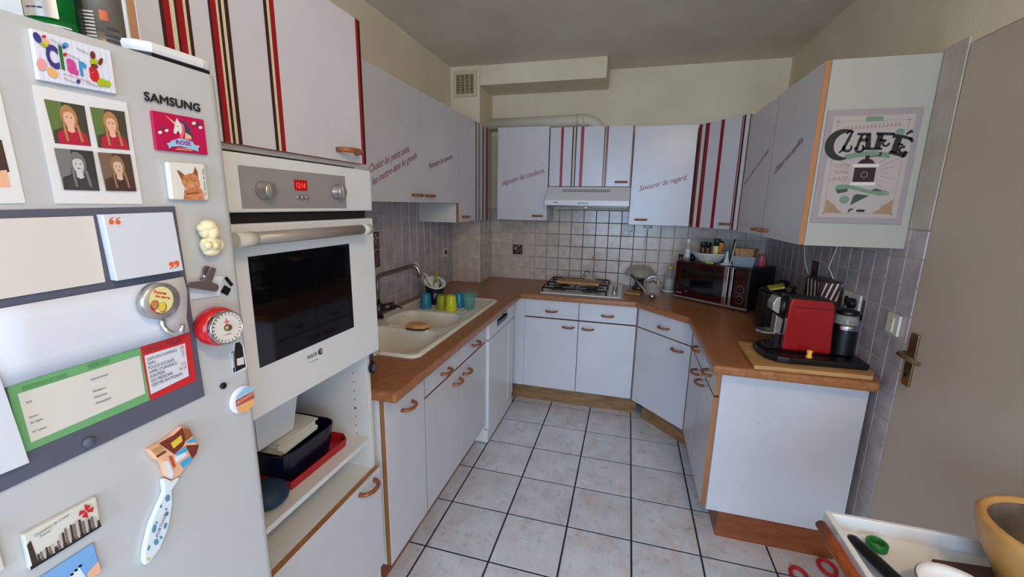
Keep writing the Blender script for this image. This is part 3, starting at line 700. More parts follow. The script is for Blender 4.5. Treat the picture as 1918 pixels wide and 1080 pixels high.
# ================================================================== sink side
def smooth(e0, e1, x):
    t = max(0.0, min(1.0, (x-e0)/(e1-e0))); return t*t*(3-2*t)
def sink():
    t = thing('double_sink', 'cream resin double-bowl sink with grooved drainer set into the worktop', 'sink', ((SX0+SX1)/2, (SY0+SY1)/2, ZT))
    nx, ny = 110, 236; r = .04
    def inside(x, y, x0, x1, y0, y1, rr):       # signed distance to a rounded rectangle, negative inside
        qx = abs(x-(x0+x1)/2)-(x1-x0)/2+rr; qy = abs(y-(y0+y1)/2)-(y1-y0)/2+rr
        return math.hypot(max(qx, 0), max(qy, 0))+min(max(qx, qy), 0)-rr
    bowls = ((-1.385, -.965, -1.452, -1.108, .11, .165), (-1.390, -.985, -1.062, -.762, .11, .155))
    vs = []; fs = []
    for j in range(ny+1):
        for i in range(nx+1):
            x = SX0+(SX1-SX0)*i/nx; y = SY0+(SY1-SY0)*j/ny
            d = inside(x, y, SX0, SX1, SY0, SY1, r)
            if d > 0:                             # pull corner vertices onto the rounded outline
                cx = min(max(x, SX0+r), SX1-r); cy = min(max(y, SY0+r), SY1-r); k = r/math.hypot(x-cx, y-cy)
                x = cx+(x-cx)*k; y = cy+(y-cy)*k; d = 0
            z = ZT+.011*(1-smooth(-.012, 0, d)) - .006*smooth(.02, .035, -d)*(1-smooth(.3, .4, -d))
            for x0, x1, y0, y1, rr, dep in bowls:
                b = inside(x, y, x0, x1, y0, y1, rr); z -= dep*(1-smooth(-.034, .002, b))
            if y > -.735 and -1.40 < x < -1.02 and y < -.36:   # drainer grooves run along y
                z -= .0035*(.5+.5*math.cos((x+1.40)/.034*2*math.pi))*smooth(-.735, -.70, y)*(1-smooth(-.40, -.36, y))
            if abs(y+1.085) < .03 and -1.30 < x < -1.08: z -= .012*(1-smooth(.0, .03, abs(y+1.085)))
            vs.append((x, y, z))
    W_ = nx+1
    for j in range(ny):
        for i in range(nx): fs.append((j*W_+i, j*W_+i+1, (j+1)*W_+i+1, (j+1)*W_+i))
    MB().add(vs, fs, 0, True).build('basin', 'sink_cream', t)
    for x, y, z in ((-1.19, -1.28, ZT-.160), (-1.19, -.91, ZT-.150)):
        MB().lathe([(.036, 0), (.036, .003), (.028, .004), (.022, -.0), (0, -.0)], (x, y, z), 20).build('drain', 'steel', t)
    return t
sink()
tap = thing('kitchen_tap', 'tall dark steel swan-neck tap behind the sink', 'tap', (-1.425, -1.05, ZT))
tb = at(712, 600, Z=.893); tx, ty = -1.43, -.985
MB().lathe([(.029, 0), (.029, .008), (.026, .010)], (tx, ty, ZT+.0035), 20).build('base', 'dark_steel', tap)
MB().tube([(tx, ty, ZT+.012), (tx, ty, ZT+.09)], [.025, .023], 18).build('column', 'dark_steel', tap)
e = Vector((tx, ty, 1.115)); dx = Vector((.225, .035, .072))
sp = [(tx, ty, ZT+.085), (tx, ty, 1.06), (tx, ty, 1.10), (tx+.005, ty+.001, 1.118), (tx+.018, ty+.003, 1.128)]
sp += [tuple(e+dx*(.12+.78*k/5)+Vector((0, 0, .008))) for k in range(6)]
q = e+dx*.9+Vector((0, 0, .008))
sp += [tuple(q+Vector((.016, .003, -.003))), tuple(q+Vector((.028, .006, -.014))), tuple(q+Vector((.034, .007, -.03))), tuple(q+Vector((.040, .008, -.062)))]
MB().tube(sp, .0125, 16).build('spout', 'steel', tap)
MB().tube([(tx, ty, ZT+.06), (tx+.075, ty+.05, ZT+.073)], .022, 18).build('lever_body', 'dark_steel', tap)
MB().tube([(tx+.055, ty+.037, ZT+.07), (tx+.060, ty+.040, ZT+.071)], .0235, 18).build('ring', 'black_plastic', tap)
MB().tube([(tx+.073, ty+.048, ZT+.074), (tx+.135, ty+.03, ZT+.066)], [.0048, .0038], 10).build('lever', 'dark_steel', tap)

sb = thing('scrubbing_brush', 'tan wooden scrubbing sponge lying on the ridge between the two sink bowls', 'brush', (-1.135, -1.09, ZT))
sq = [(-1.185, -1.118), (-1.178, -1.062), (-1.145, -1.052), (-1.085, -1.058), (-1.072, -1.078), (-1.085, -1.118), (-1.135, -1.128)]
MB().prism([(x, y, ZT+.009) for x, y in sq], (0, 0, .022)).build('pad', 'beech', sb, bevel=.006)
MB().prism([(x, y, ZT+.003) for x, y in sq], (0, 0, .006)).build('scourer', 'decor_dark', sb)

def cup(name, label, px, py, m, r0, r1, h, grp, up=True):
    p_ = at(px, py, Z=ZT+.006); t = thing(name, label, 'cup', (p_.x, p_.y, ZT+.003), 0, grp, local=True)
    if up:   # standing on its foot
        pr = [(0, .002), (r0*.9, 0), (r0, .004), (r1, h), (r1-.0035, h), (r0-.0035, .010), (0, .010)]
    else:    # turned upside down to drain
        pr = [(r1-.004, 0), (r1, 0), (r1+.001, .004), (r0, h-.006), (r0-.004, h), (r0-.012, h), (r0-.014, h-.004), (0, h-.004)]
    MB().lathe(pr, seg=28).build('body', m, t)
    return t
G = 'plastic cups drying on the drainer'
cup('plastic_cup', 'blue plastic cup nearest the wall on the drainer', 798, 575, 'cup_blue', .029, .035, .092, G, False)
cup('plastic_cup', 'olive yellow cup upside down behind the lime cup', 827.5, 577, 'cup_olive', .028, .034, .088, G, False)
cup('plastic_cup', 'bright lime cup upside down, nearest the sink bowls', 845, 580, 'cup_lime', .029, .036, .095, G, False)
cup('plastic_cup', 'blue plastic cup beside the teal glass on the drainer', 860, 573, 'cup_blue', .028, .034, .090, G, False)
cup('drinking_glass', 'teal glass tumbler standing on the drainer', 879, 578, 'glass_teal', .031, .045, .105, G, True)

ch = thing('cutlery_holder', 'black cutlery pot with a slanting white rim at the back of the drainer', 'holder', tuple(at(815, 567, Z=ZT+.006)), 0, local=True)
n = 32; H = .135; R = .060
vs = []; 
def rimz(a): return H+.028*math.cos(a-math.radians(135))
ring = lambda rad, fz: [(rad*math.cos(2*math.pi*k/n), rad*math.sin(2*math.pi*k/n), fz(2*math.pi*k/n)) for k in range(n)]
lv = [ring(.050, lambda a: 0), ring(.056, lambda a: .02), ring(R, rimz), ring(R-.004, rimz), ring(.05, lambda a: .012)]
mb = MB()
for i in range(len(lv)-1):
    mb.add(lv[i]+lv[i+1], [(k, (k+1) % n, n+(k+1) % n, n+k) for k in range(n)], 0, True)
mb.add(lv[0], [list(range(n))]); mb.add(lv[-1], [list(range(n))])
mb.build('pot', 'navy', ch)
lv = [ring(R+.002, lambda a: rimz(a)-.006), ring(R+.013, lambda a: rimz(a)+.002), ring(R+.010, lambda a: rimz(a)+.008), ring(R-.010, lambda a: rimz(a)+.003), ring(R-.014, lambda a: rimz(a)-.02), ring(R-.014, lambda a: rimz(a)-.045)]
mb = MB()
for i in range(len(lv)-1): mb.add(lv[i]+lv[i+1], [(k, (k+1) % n, n+(k+1) % n, n+k) for k in range(n)], 0, True)
mb.build('rim', 'white_paint', ch)
o_ = Vector(ch.location)
def utensil(name, label, m, path, r, cat='utensil'):
    t = thing(name, label, cat, tuple(o_+Vector(path[0])))
    MB().tube([o_+Vector(p) for p in path], r, 10).build('shaft', m, t); return t
utensil('peeler', 'green-handled peeler standing in the cutlery pot', 'cup_olive', [(.0, .02, .03), (-.003, .015, .16), (.0, .018, .18), (.012, .022, .21)], [.006, .008, .009, .007])
utensil('serving_spoon', 'white plastic spoon leaning out of the cutlery pot', 'white_paint', [(.01, -.01, .03), (-.02, -.01, .13), (-.055, -.012, .185), (-.078, -.01, .20)], [.006, .011, .006, .005])
utensil('bottle_brush', 'white brush head inside the cutlery pot', 'panel_cream', [(.015, .0, .03), (.012, -.003, .09), (.012, -.005, .135)], [.005, .017, .014])
t = thing('sieve_handle', 'bent wire whisk loop inside the cutlery pot', 'whisk', tuple(o_+Vector((.03, 0, .03))))
MB().tube([o_+Vector(p) for p in ((.036, .008, .03), (.036, .01, .13), (.03, .01, .155), (.018, .008, .16), (.012, .006, .145))], .0035, 8).build('wire', 'dark_steel', t)
br = thing('dish_brush', 'pale worn dish brush propped against the tiles behind the tap', 'brush', tuple(at(789, 530, X=XL+.05)))
pb = [at(776, 492, X=XL+.045), at(781, 501, X=XL+.048), at(786, 512, X=XL+.05), at(792, 524, X=XL+.055), at(799, 545, X=XL+.06)]
MB().tube([p for p in pb]+[Vector((pb[-1].x+.005, pb[-1].y+.01, ZT+.008))], [.016, .024, .018, .016, .010, .009], 12).build('head', 'panel_cream', br)

# ================================================================== hob
HX0, HX1, HY0, HY1 = -.715, -.125, .012, .522; HZ = ZT+.001
hob = thing('gas_hob', 'white four-burner gas hob with black pan supports and knobs on the right', 'hob', ((HX0+HX1)/2, (HY0+HY1)/2, HZ))
MB().prism([(x, y, HZ) for x, y in rrect(HX0, HX1, HY0, HY1, .014)], (0, 0, .010)).build('plate', 'hob_white', hob, bevel=.003)
for cx, cy, r in ((-.60, .14, .040), (-.345, .14, .050), (-.60, .39, .050), (-.345, .39, .036)):
    b = MB().lathe([(r*1.5, 0), (r*1.5, .003), (r*1.1, .005), (r*1.05, .012), (r*.6, .013), (0, .013)], (cx, cy, HZ+.0095), 28).build('burner', 'steel', hob)
    MB().lathe([(r*.8, 0), (r*.8, .008), (r*.72, .010), (0, .010)], (cx, cy, HZ+.022), 28).build('cap', 'black_iron', b)
for y0, y1 in ((.03, .262), (.268, .505)):
    g = MB(); z = HZ+.042; x0, x1 = -.70, -.235
    g.tube([(x0, y0, z), (x1, y0, z), (x1, y1, z), (x0, y1, z)], .0055, 8, closed=True)
    for cx in (-.60, -.345):
        yc = (y0+y1)/2
        for dx, dy in ((1, 0), (-1, 0), (0, 1), (0, -1)):
            g.tube([(cx+dx*.018, yc+dy*.018, z), (cx+dx*(.085 if dx else .0), yc+dy*((y1-y0)/2) if dy else yc, z)], .005, 8)
    g.tube([(-.4725, y0, z), (-.4725, y1, z)], .005, 8)
    for x in (x0, x1):
        for y in (y0, y1): g.tube([(x, y, HZ+.0095), (x, y, z)], .006, 8)
    g.build('pan_support', 'black_iron', hob)
for k in range(4):
    y = .12+k*.075
    kn = MB().lathe([(.019, 0), (.018, .016), (.016, .019), (0, .019)], (-.180, y, HZ+.010), 20)
    kn.box(-.184, -.176, y-.017, y+.017, HZ+.028, HZ+.034); kn.build('knob', 'silver', hob, bevel=.001)
cb = thing('chopping_board', 'small brown chopping board lying across the hob pan supports', 'board', (-.49, .29, HZ+.048))
za = HZ+.048
bq = [at(1046, 533, Z=za+.018), at(1128, 540, Z=za+.018), at(1133, 530, Z=za+.018), at(1055, 524, Z=za+.018)]
ca = Vector((-.475, .305, 0)); 
pts = [(-.625, .205), (-.300, .180), (-.285, .34), (-.60, .375)]
MB().prism([(x, y, za) for x, y in pts], (0, 0, .02)).build('slab', 'light_wood', cb, bevel=.003)
mb = MB().prism([(x, y, za+.0205) for x, y in ((-.594, .225), (-.578, .224), (-.566, .345), (-.582, .347))], (0, 0, .0004)).build('groove', 'stick_wood', cb)
# glass oil pourer with a long neck and a thin spout
oj = thing('oil_pourer', 'clear glass oil pourer with thin spout and long corked neck on the chopping board', 'bottle', (-.375, .285, za+.0215), 0, local=True)
MB().lathe([(0, 0), (.040, 0), (.052, .012), (.050, .03), (.030, .052), (.016, .066), (.013, .09), (.0125, .15), (.015, .165), (.012, .165), (.0105, .15), (.010, .09), (.014, .062), (.046, .03), (.048, .013), (.0, .006)], seg=28, M=Matrix.Rotation(math.radians(6), 4, 'Y')).build('flask', 'glass', oj)
MB().tube([(-.036, 0, .035), (-.055, 0, .06), (-.068, 0, .095), (-.080, 0, .125)], [.011, .008, .0055, .004], 12).build('spout', 'glass', oj)
MB().tube([(.0, -.0, .065), (-.032, 0, .075), (-.05, 0, .055), (-.046, 0, .03)], .0042, 8).build('grip', 'dark_steel', oj)
MB().lathe([(.011, .158), (.0125, .172), (.013, .184), (0, .184)], seg=16, M=Matrix.Rotation(math.radians(6), 4, 'Y')).build('cork', 'light_wood', oj)

# ================================================================== extractor hood
hd = thing('extractor_hood', 'slim white extractor hood under the striped cabinet', 'hood', (-.42, .40, 1.51))
hx0, hx1 = -.7275, -.1185
pr = [(.577, 1.662), (.272, 1.662), (.262, 1.652), (.150, 1.562), (.150, 1.523), (.165, 1.523), (.577, 1.523)]
MB().prism([(hx0, y, z) for y, z in pr], (hx1-hx0, 0, 0)).build('body', 'appliance_white', hd, bevel=.003)
MB().box(hx0+.03, hx1-.01, .185, .56, 1.512, 1.5225).build('filter', 'dark_steel', hd)
MB().box(-.435, -.415, .18, .565, 1.508, 1.5115).build('filter_bar', 'silver', hd)
sl = Vector((0, .262-.150, 1.652-1.562)).normalized()
for k in range(26):
    x = -.612+k*.0136; a_ = Vector((x, .150, 1.562))+sl*.098; nrm = Vector((0, -sl.z, sl.y))
    b_ = a_+sl*.030+Vector((.003, 0, 0))
    MB().prism([a_-nrm*.001, a_+Vector((.0055, 0, 0))-nrm*.001, b_+Vector((.0055, 0, 0))-nrm*.001, b_-nrm*.001], nrm*.0016).build('vent_slot', 'gap_dark', hd)
for k in range(5):
    MB().lathe([(.0055, 0), (.0055, .005), (0, .005)], (0, 0, 0), 12, M=Matrix.Translation((-.475+k*.0155, .150, 1.541)) @ Matrix.Rotation(math.pi/2, 4, 'X')).build('button', 'silver', hd)
mb = MB().prism(circ((-.648, .1494, 1.545), (.018, 0, 0), (0, 0, .0045), 20), (0, -.0006, 0)).build('badge', 'ink_taupe', hd)
# small round lamp holder under the cabinet
lm = thing('cabinet_puck', 'small round white fitting under the wall cabinet right of the hood', 'fitting', (-.02, .42, 1.36))
pk = at(1214, 425, Y=.40)
MB().lathe([(.028, 0), (.030, .004), (.030, 1.3905-pk.z+.008)], (pk.x, .40, pk.z-.008), 24).build('body', 'panel_cream', lm)
MB().tube([(pk.x-.004, .40, pk.z-.007), (pk.x-.006, .48, 1.30), (pk.x-.01, YB-.012, 1.22), (pk.x-.02, YB-.010, 1.02)], .0018, 6).build('cord', 'pvc_white', lm)
# ================================================================== microwave corner
mw = Cab('microwave', 'dark red microwave oven standing askew in the right-hand corner', 'microwave', (.235, .203, ZT), math.radians(-40.07), .519, .275, .34, carcass=False)
w, h = mw.w, mw.h; zb0 = .014
MB().box(.004, w-.004, .022, .34, zb0, h).build('housing', 'black_plastic', mw.t, bevel=.004)
hx = [mw.px(x, 540).x for x in (1354, 1363, 1366, 1372, 1375)]
dr = MB().box(.002, hx[0], 0, .0215, zb0+.014, h-.002).build('door', 'microwave_red', mw.t, bevel=.003)
MB().box(.045, hx[0]-.018, -.0015, .001, zb0+.05, h-.035).build('window', 'black_gloss', dr, bevel=.001)
for a_, b_ in ((hx[0], hx[1]), (hx[2], hx[3])): MB().box(a_+.001, b_, -.012, .0205, zb0+.014, h-.002).build('handle_bar', 'chrome', dr, bevel=.003)
cp = MB().box(hx[3]+.003, w-.008, 0, .0215, zb0+.014, h-.004).build('control_panel', 'microwave_red', mw.t, bevel=.003)
MB().box(w-.008, w-.001, -.002, .0215, zb0+.012, h-.001).build('edge_trim', 'dark_steel', mw.t, bevel=.001)
MB().box(0, w, -.005, .0215, zb0-.002, zb0+.012).build('chrome_strip', 'silver', mw.t, bevel=.002)
MB().box(.02, .065, -.0015, .0, zb0+.03, zb0+.036).build('badge', 'ink_taupe', dr)
xc = (hx[3]+w)/2-.002
for zc in (.125, .062):
    MB().lathe([(.015, 0), (.014, .011), (.012, .013), (0, .013)], (0, 0, 0), 22, M=Matrix.Translation((xc, 0, zb0+zc)) @ Matrix.Rotation(math.pi/2, 4, 'X')).build('dial', 'microwave_red', cp)
    MB().tube([(xc+.024*math.cos(a_), -.0008, zb0+zc+.024*math.sin(a_)) for a_ in [math.radians(v) for v in range(-140, 141, 14)]], .0013, 6).build('dial_scale', 'ink_taupe', cp)
MB().box(xc-.022, xc+.022, -.0012, .001, h-.045, h-.022).build('display', 'black_gloss', cp)
for x in (.05, w-.05):
    for y in (.05, .29): MB().lathe([(.014, 0), (.014, zb0+.002)], (x, y, 0.0003), 12).build('foot', 'black_plastic', mw.t)
ZM = ZT+h+.0005
def on_mw(px, py): return at(px, py, Z=ZM)
mat('lid_green', rgb(14, 52, 34), 0.4); mat('lid_navy', rgb(24, 24, 64), 0.4); mat('jar_spice', rgb(70, 46, 30), 0.3); mat('orange_plastic', rgb(232, 130, 34), 0.4)
mat('mustard', rgb(222, 196, 60), 0.5); mat('jar_cream', rgb(226, 214, 150), 0.3); mat('pink_plastic', rgb(214, 96, 100), 0.35); mat('container_gray', rgb(160, 168, 176), 0.4); mat('milky', rgb(200, 200, 186), 0.3)
def lathe_thing(name, label, cat, p, parts, group=None, rot=None):
    t = thing(name, label, cat, tuple(p), 0, group, local=True, rot=rot)
    for nm, prof, m in parts: MB().lathe(prof, seg=24, bot=nm != 'label', top=nm != 'label').build(nm, m, t)
    return t
lathe_thing('spice_jar', 'tiny dark spice jar at the left end of the microwave top', 'jar', on_mw(1274.5, 487), [('body', [(.014, 0), (.015, .003), (.015, .026), (.012, .030)], 'jar_spice'), ('lid', [(.0155, .030), (.0155, .042), (0, .042)], 'black_plastic')])
lathe_thing('small_bottle', 'slim clear bottle with white cap on the microwave', 'bottle', on_mw(1286.5, 486.5), [('body', [(.016, 0), (.0175, .004), (.0175, .09), (.010, .108), (.010, .118)], 'glass_frost'), ('label', [(.0178, .02), (.0178, .08)], 'paper'), ('cap', [(.0125, .118), (.0125, .148), (.011, .15), (0, .15)], 'white_paint')])
lathe_thing('spice_jar', 'squat black pot between the clear bottle and the white bowl', 'jar', on_mw(1297, 486.5), [('body', [(.016, 0), (.018, .01), (.018, .03), (.012, .036)], 'black_plastic'), ('lid', [(.013, .036), (.013, .044), (0, .044)], 'lid_navy')])
pb = on_mw(1324, 491); pb.y += .035; pb.x += .02
lathe_thing('mixing_bowl', 'wide white bowl full of kitchen odds and ends on the microwave', 'bowl', pb, [('shell', [(.06, 0), (.07, .003), (.118, .06), (.124, .066), (.118, .067), (.066, .010), (0, .009)], 'white_paint')])
zq = pb.z+.0095
for dx, dy, hh, m, l in ((-.045, .02, .125, 'lid_green', 'dark-lidded spice jar at the left inside the white bowl'), (-.012, .035, .122, 'lid_navy', 'dark-lidded spice jar in the middle of the white bowl')):
    lathe_thing('spice_jar', l, 'jar', (pb.x+dx, pb.y+dy, zq), [('body', [(.019, 0), (.0205, .004), (.0205, hh-.038), (.017, hh-.03)], 'jar_spice'), ('lid', [(.021, hh-.030), (.021, hh-.002), (.019, hh), (0, hh)], 'lid_green' if dx < -.03 else 'black_plastic')], 'jars in the white bowl')
lathe_thing('sauce_jar', 'cream sauce jar with dark green lid inside the white bowl', 'jar', (pb.x+.038, pb.y+.002, zq), [('body', [(.022, 0), (.024, .004), (.024, .092), (.019, .104)], 'jar_cream'), ('lid', [(.022, .104), (.022, .150), (.020, .153), (0, .153)], 'lid_green')], 'jars in the white bowl')
lathe_thing('sauce_jar', 'jar with navy blue lid at the right inside the white bowl', 'jar', (pb.x+.064, pb.y+.044, zq), [('body', [(.016, 0), (.020, .01), (.022, .10), (.018, .11)], 'glass_frost'), ('lid', [(.024, .108), (.026, .128), (.02, .136), (0, .136)], 'lid_navy')], 'jars in the white bowl')
# orange spatulas in the bowl
for k, (dx, tilt, l) in enumerate(((.070, .0, 'left orange spatula leaning out of the white bowl'), (.084, .016, 'right orange spatula leaning out of the white bowl'))):
    t = thing('spatula', l, 'spatula', (pb.x+dx-.02, pb.y-.04, zq+.01), 0, 'orange spatulas')
    b0 = Vector((pb.x+dx-.03, pb.y-.03, zq+.025)); b1 = Vector((pb.x+dx-.018, pb.y-.055+tilt, zq+.115))
    MB().tube([b0, b0.lerp(b1, .5), b1, b1+Vector((-.008, -.002, .014))], [.004, .005, .009, .006], 10).build('blade', 'orange_plastic', t)
t = thing('scraper', 'yellow strip lying on the microwave in front of the white bowl', 'scraper', tuple(on_mw(1327, 494)))
p_ = on_mw(1321, 492.5); p2 = on_mw(1336, 494.5); dv = (p2-p_); nv = Vector((-dv.y, dv.x, 0)).normalized()*.014
MB().prism([p_, p2, p2+nv, p_+nv], (0, 0, .009)).build('strip', 'mustard', t, bevel=.002)
MB().prism([p2, p2+dv*.12, p2+dv*.12+nv, p2+nv], (0, 0, .008)).build('end', 'black_plastic', t)
# white cone stand with thin utensils
pc = on_mw(1354, 495); pc += Vector((.020, .002, 0))
lathe_thing('utensil_stand', 'white cone-shaped utensil stand on the microwave', 'stand', pc, [('foot', [(.042, 0), (.042, .004), (.020, .010)], 'white_paint'), ('cone', [(.020, .010), (.010, .045), (.007, .085), (.004, .088), (0, .088)], 'white_paint')])
for p0, p1, m, l in (((.024, .002, .001), (.050, .030, .150), 'white_paint', 'pale stick leaning right against the grey container'), ((.024, .018, .001), (.046, .05, .165), 'dark_steel', 'thin grey stick standing behind the utensil stand'), ((.044, -.002, .001), (.050, .02, .075), 'pink_plastic', 'short pink handle between the cone stand and the grey container')):
    t = thing('stirring_stick', l, 'stick', tuple(pc+Vector(p0)))
    MB().tube([pc+Vector(p0), pc+Vector(p1)], [.0045, .004], 8).build('rod', m, t)
# grey container with a wicker box inside
ca = on_mw(1373, 498); cb_ = on_mw(1407, 501.5); ux = (cb_-ca).normalized(); uy = Vector((-ux.y, ux.x, 0)); Lx = (cb_-ca).length+.02
def tub(name, label, o, ux, uy, w0, d0, w1, d1, hh, th, m, cat='box', group=None):
    """open box with sloping sides, centred on o"""
    t = thing(name, label, cat, tuple(o), 0, group); up = Vector((0, 0, 1)); mb = MB()
    def q(w_, d_, z): return [o+ux*(sx*w_/2)+uy*(sy*d_/2)+up*z for sx, sy in ((-1, -1), (1, -1), (1, 1), (-1, 1))]
    lv = [q(w0, d0, 0), q(w1, d1, hh), q(w1-2*th, d1-2*th, hh), q(w0-2*th, d0-2*th, th)]
    vs = [v for l in lv for v in l]; fs = [(3, 2, 1, 0), (12, 13, 14, 15)]
    for i in range(3): fs += [(i*4+k, i*4+(k+1) % 4, (i+1)*4+(k+1) % 4, (i+1)*4+k) for k in range(4)]
    mb.add(vs, fs); mb.build('shell', m, t, bevel=min(.004, th*.8)); return t
co = (ca+cb_)/2+uy*.062
tub('storage_box', 'grey plastic box at the right end of the microwave top', co, ux, uy, Lx*.9, .10, Lx*1.12, .125, .068, .003, 'container_gray')
tub('wicker_box', 'tan wicker box stacked inside the grey plastic box', co+Vector((0, 0, .058)), ux, uy, Lx*.80, .085, Lx*.9, .10, .058, .004, 'wicker')
pk_ = on_mw(1428, 497.5)
lathe_thing('plastic_cup', 'upside-down pink plastic cup behind the grey box on the microwave', 'cup', pk_+Vector((-.012, -.006, 0)), [('body', [(.027, 0), (.029, .002), (.024, .068), (.022, .072), (0, .072)], 'pink_plastic')])

# ---- glass things left of the microwave
gp = Vector((.085, .185, ZT))
t = thing('glass_teapot', 'round clear glass teapot with an arched steel handle beside the microwave', 'teapot', tuple(gp), 0, local=True)
MB().lathe([(.034, .0005), (.050, .004), (.060, .03), (.058, .06), (.044, .088), (.033, .098), (.033, .104), (.030, .104), (.030, .098), (.041, .086), (.055, .06), (.057, .03), (.048, .007), (0, .004)], seg=32).build('body', 'glass', t)
MB().tube([(.050*math.cos(a_)+.004, 0, .098+.052*math.sin(a_)) for a_ in [math.radians(v) for v in range(0, 181, 15)]], .0048, 10).build('handle', 'chrome', t)
MB().lathe([(.031, .1045), (.026, .112), (.008, .116), (.008, .124), (0, .126)], seg=24).build('lid', 'steel', t)
MB().tube([(-.04, 0, .045), (-.075, .005, .075), (-.092, .008, .10)], [.012, .009, .007], 12).build('spout', 'glass', t)
t = thing('steel_ladle', 'long steel ladle leaning across in front of the glass teapot', 'ladle', tuple(gp+Vector((-.02, -.07, 0))))
l0 = gp+Vector((-.014, -.092, .012)); l1 = gp+Vector((-.155, .02, .150))
MB().tube([l0, l0.lerp(l1, .55), l0.lerp(l1, .6), l1], [.0035, .0035, .0075, .009], 10).build('handle', 'steel', t)
MB().ball(l0+Vector((.012, -.006, .0105)), .026, .026, .022).build('bowl', 'chrome', t)
t = thing('mixer_stand', 'dark grey gadget with a clear plastic dome against the tiles beside the hob', 'gadget', (.0, .45, ZT), 0, local=True)
MB().lathe([(.055, .0005), (.055, .012), (.036, .03), (.030, .07), (.045, .082), (.045, .088), (0, .088)], seg=24).build('base', 'dark_steel', t)
MB().lathe([(.05, .0885), (.118, .105), (.122, .115), (.110, .15), (.07, .182), (.0, .192), (.0, .189), (.068, .179), (.106, .149), (.118, .116), (.05, .0895)], seg=32, bot=False, top=False).build('dome', 'glass_frost', t)
t = thing('trivet', 'thin wooden board lying on the worktop right of the hob', 'board', (-.04, .30, ZT))
MB().prism([(-.110, .22, ZT+.0005), (.004, .185, ZT+.0005), (.012, .30, ZT+.0005), (-.09, .345, ZT+.0005)], (0, 0, .012)).build('slab', 'light_wood', t, bevel=.002)
t = thing('saucer', 'shallow white dish under the glass bottle beside the microwave', 'dish', (.222, .42, ZT), 0, local=True)
MB().lathe([(.05, .0005), (.056, .018), (.053, .018), (.047, .004), (0, .004)], seg=28).build('dish', 'panel_cream', t)
t = thing('glass_bottle', 'clear glass bottle with yellow lid and milky contents behind the microwave', 'bottle', (.222, .42, ZT+.0045), 0, local=True)
MB().lathe([(.036, .0005), (.040, .005), (.040, .12), (.018, .155), (.017, .175)], seg=28).build('body', 'glass_frost', t)
MB().lathe([(.037, .004), (.037, .10), (0, .10)], seg=28).build('contents', 'milky', t)
MB().lathe([(.020, .175), (.020, .193), (.018, .195), (0, .195)], seg=24).build('lid', 'mustard', t)

# ================================================================== coffee corner
t = thing('wooden_board', 'pale wooden board under the coffee machine at the worktop end', 'board', (.62, -.98, ZT))
MB().prism([(.419, -1.150, ZT+.0005), (.835, -1.135, ZT+.0005), (.862, -1.085, ZT+.0005), (.862, -.80, ZT+.0005), (.430, -.822, ZT+.0005)], (0, 0, .018)).build('slab', 'board_wood', t, bevel=.004)
ZBd = ZT+.019
cm = thing('coffee_machine', 'red capsule coffee machine on a black tray base', 'coffee machine', (.66, -.96, ZBd))
bp_ = [(.470, -.98), (.480, -1.045), (.520, -1.085), (.56, -1.092), (.848, -1.078), (.850, -.84), (.60, -.83), (.52, -.85), (.475, -.90)]
MB().prism([(x, y, ZBd) for x, y in bp_], (0, 0, .026)).build('base', 'black_plastic', cm, bevel=.006)
MB().box(.505, .585, -.985, -.90, ZBd+.0265, ZBd+.034).build('drip_tray', 'black_gloss', cm, bevel=.003)
Zc = ZBd+.026
MB().box(.553, .728, -1.008, -.885, Zc, Zc+.02).build('plinth', 'microwave_red', cm, bevel=.003)
bd = [(.556, Zc+.012), (.736, Zc+.008), (.724, Zc+.205), (.716, Zc+.228), (.568, Zc+.232), (.562, Zc+.21)]
for y0, y1 in ((-1.012, -.985), (-.91, -.883)): MB().prism([(x, y0, z) for x, z in bd], (0, y1-y0, 0)).build('side_panel', 'coffee_red', cm, bevel=.004)
MB().prism([(x, -.985, z+(.004 if z > Zc+.1 else 0)) for x, z in bd], (0, .075, 0)).build('core', 'black_plastic', cm, bevel=.002)
MB().box(.575, .722, -1.0125, -1.0118, Zc+.196, Zc+.1985).build('seam', 'microwave_red', cm)
MB().tube([(.566, -.948, Zc+.188), (.536, -.948, Zc+.19)], .043, 20).build('head', 'black_plastic', cm)
nz = [(.536, Zc+.232), (.520, Zc+.23), (.506, Zc+.20), (.508, Zc+.172), (.530, Zc+.158), (.537, Zc+.16)]
MB().prism([(x, -.984, z) for x, z in nz], (0, .072, 0)).build('lever', 'silver', cm, bevel=.006)
MB().prism([(x, -.975, z) for x, z in ((.528, Zc+.150), (.560, Zc+.135), (.556, Zc+.065), (.528, Zc+.07))], (0, .055, 0)).build('spout_housing', 'steel', cm, bevel=.004)
MB().prism([(x, y, Zc+.066) for x, y in [(.470+.045+.05*math.cos(a_), -.948+.045*math.sin(a_)) for a_ in [math.radians(v) for v in range(0, 360, 20)]]], (0, 0, .009)).box(.53, .560, -.985, -.91, Zc+.066, Zc+.073).build('cup_rest', 'chrome', cm, bevel=.002)
MB().box(.536, .5555, -.975, -.92, Zc, Zc+.066).build('cup_rest_post', 'black_plastic', cm, bevel=.002)
fr = thing('milk_frother', 'black ribbed milk frother with clear lid beside the coffee machine', 'frother', (.793, -.962, Zc+.0005), 0, local=True)
pr = [(.036, 0), (.043, .004)]
for k in range(22): pr += [(.045, .006+k*.0045), (.0435, .0082+k*.0045)]
pr += [(.045, .107), (.045, .110)]
MB().lathe(pr, seg=32).build('jug', 'black_plastic', fr)
MB().lathe([(.0455, .110), (.047, .113), (.0465, .124), (.044, .134), (0, .134)], seg=32).build('collar', 'chrome', fr)
MB().lathe([(.042, .1345), (.040, .165), (.036, .172), (.034, .172), (.038, .162), (.040, .136)], seg=32, bot=False, top=False).build('lid', 'glass_frost', fr)
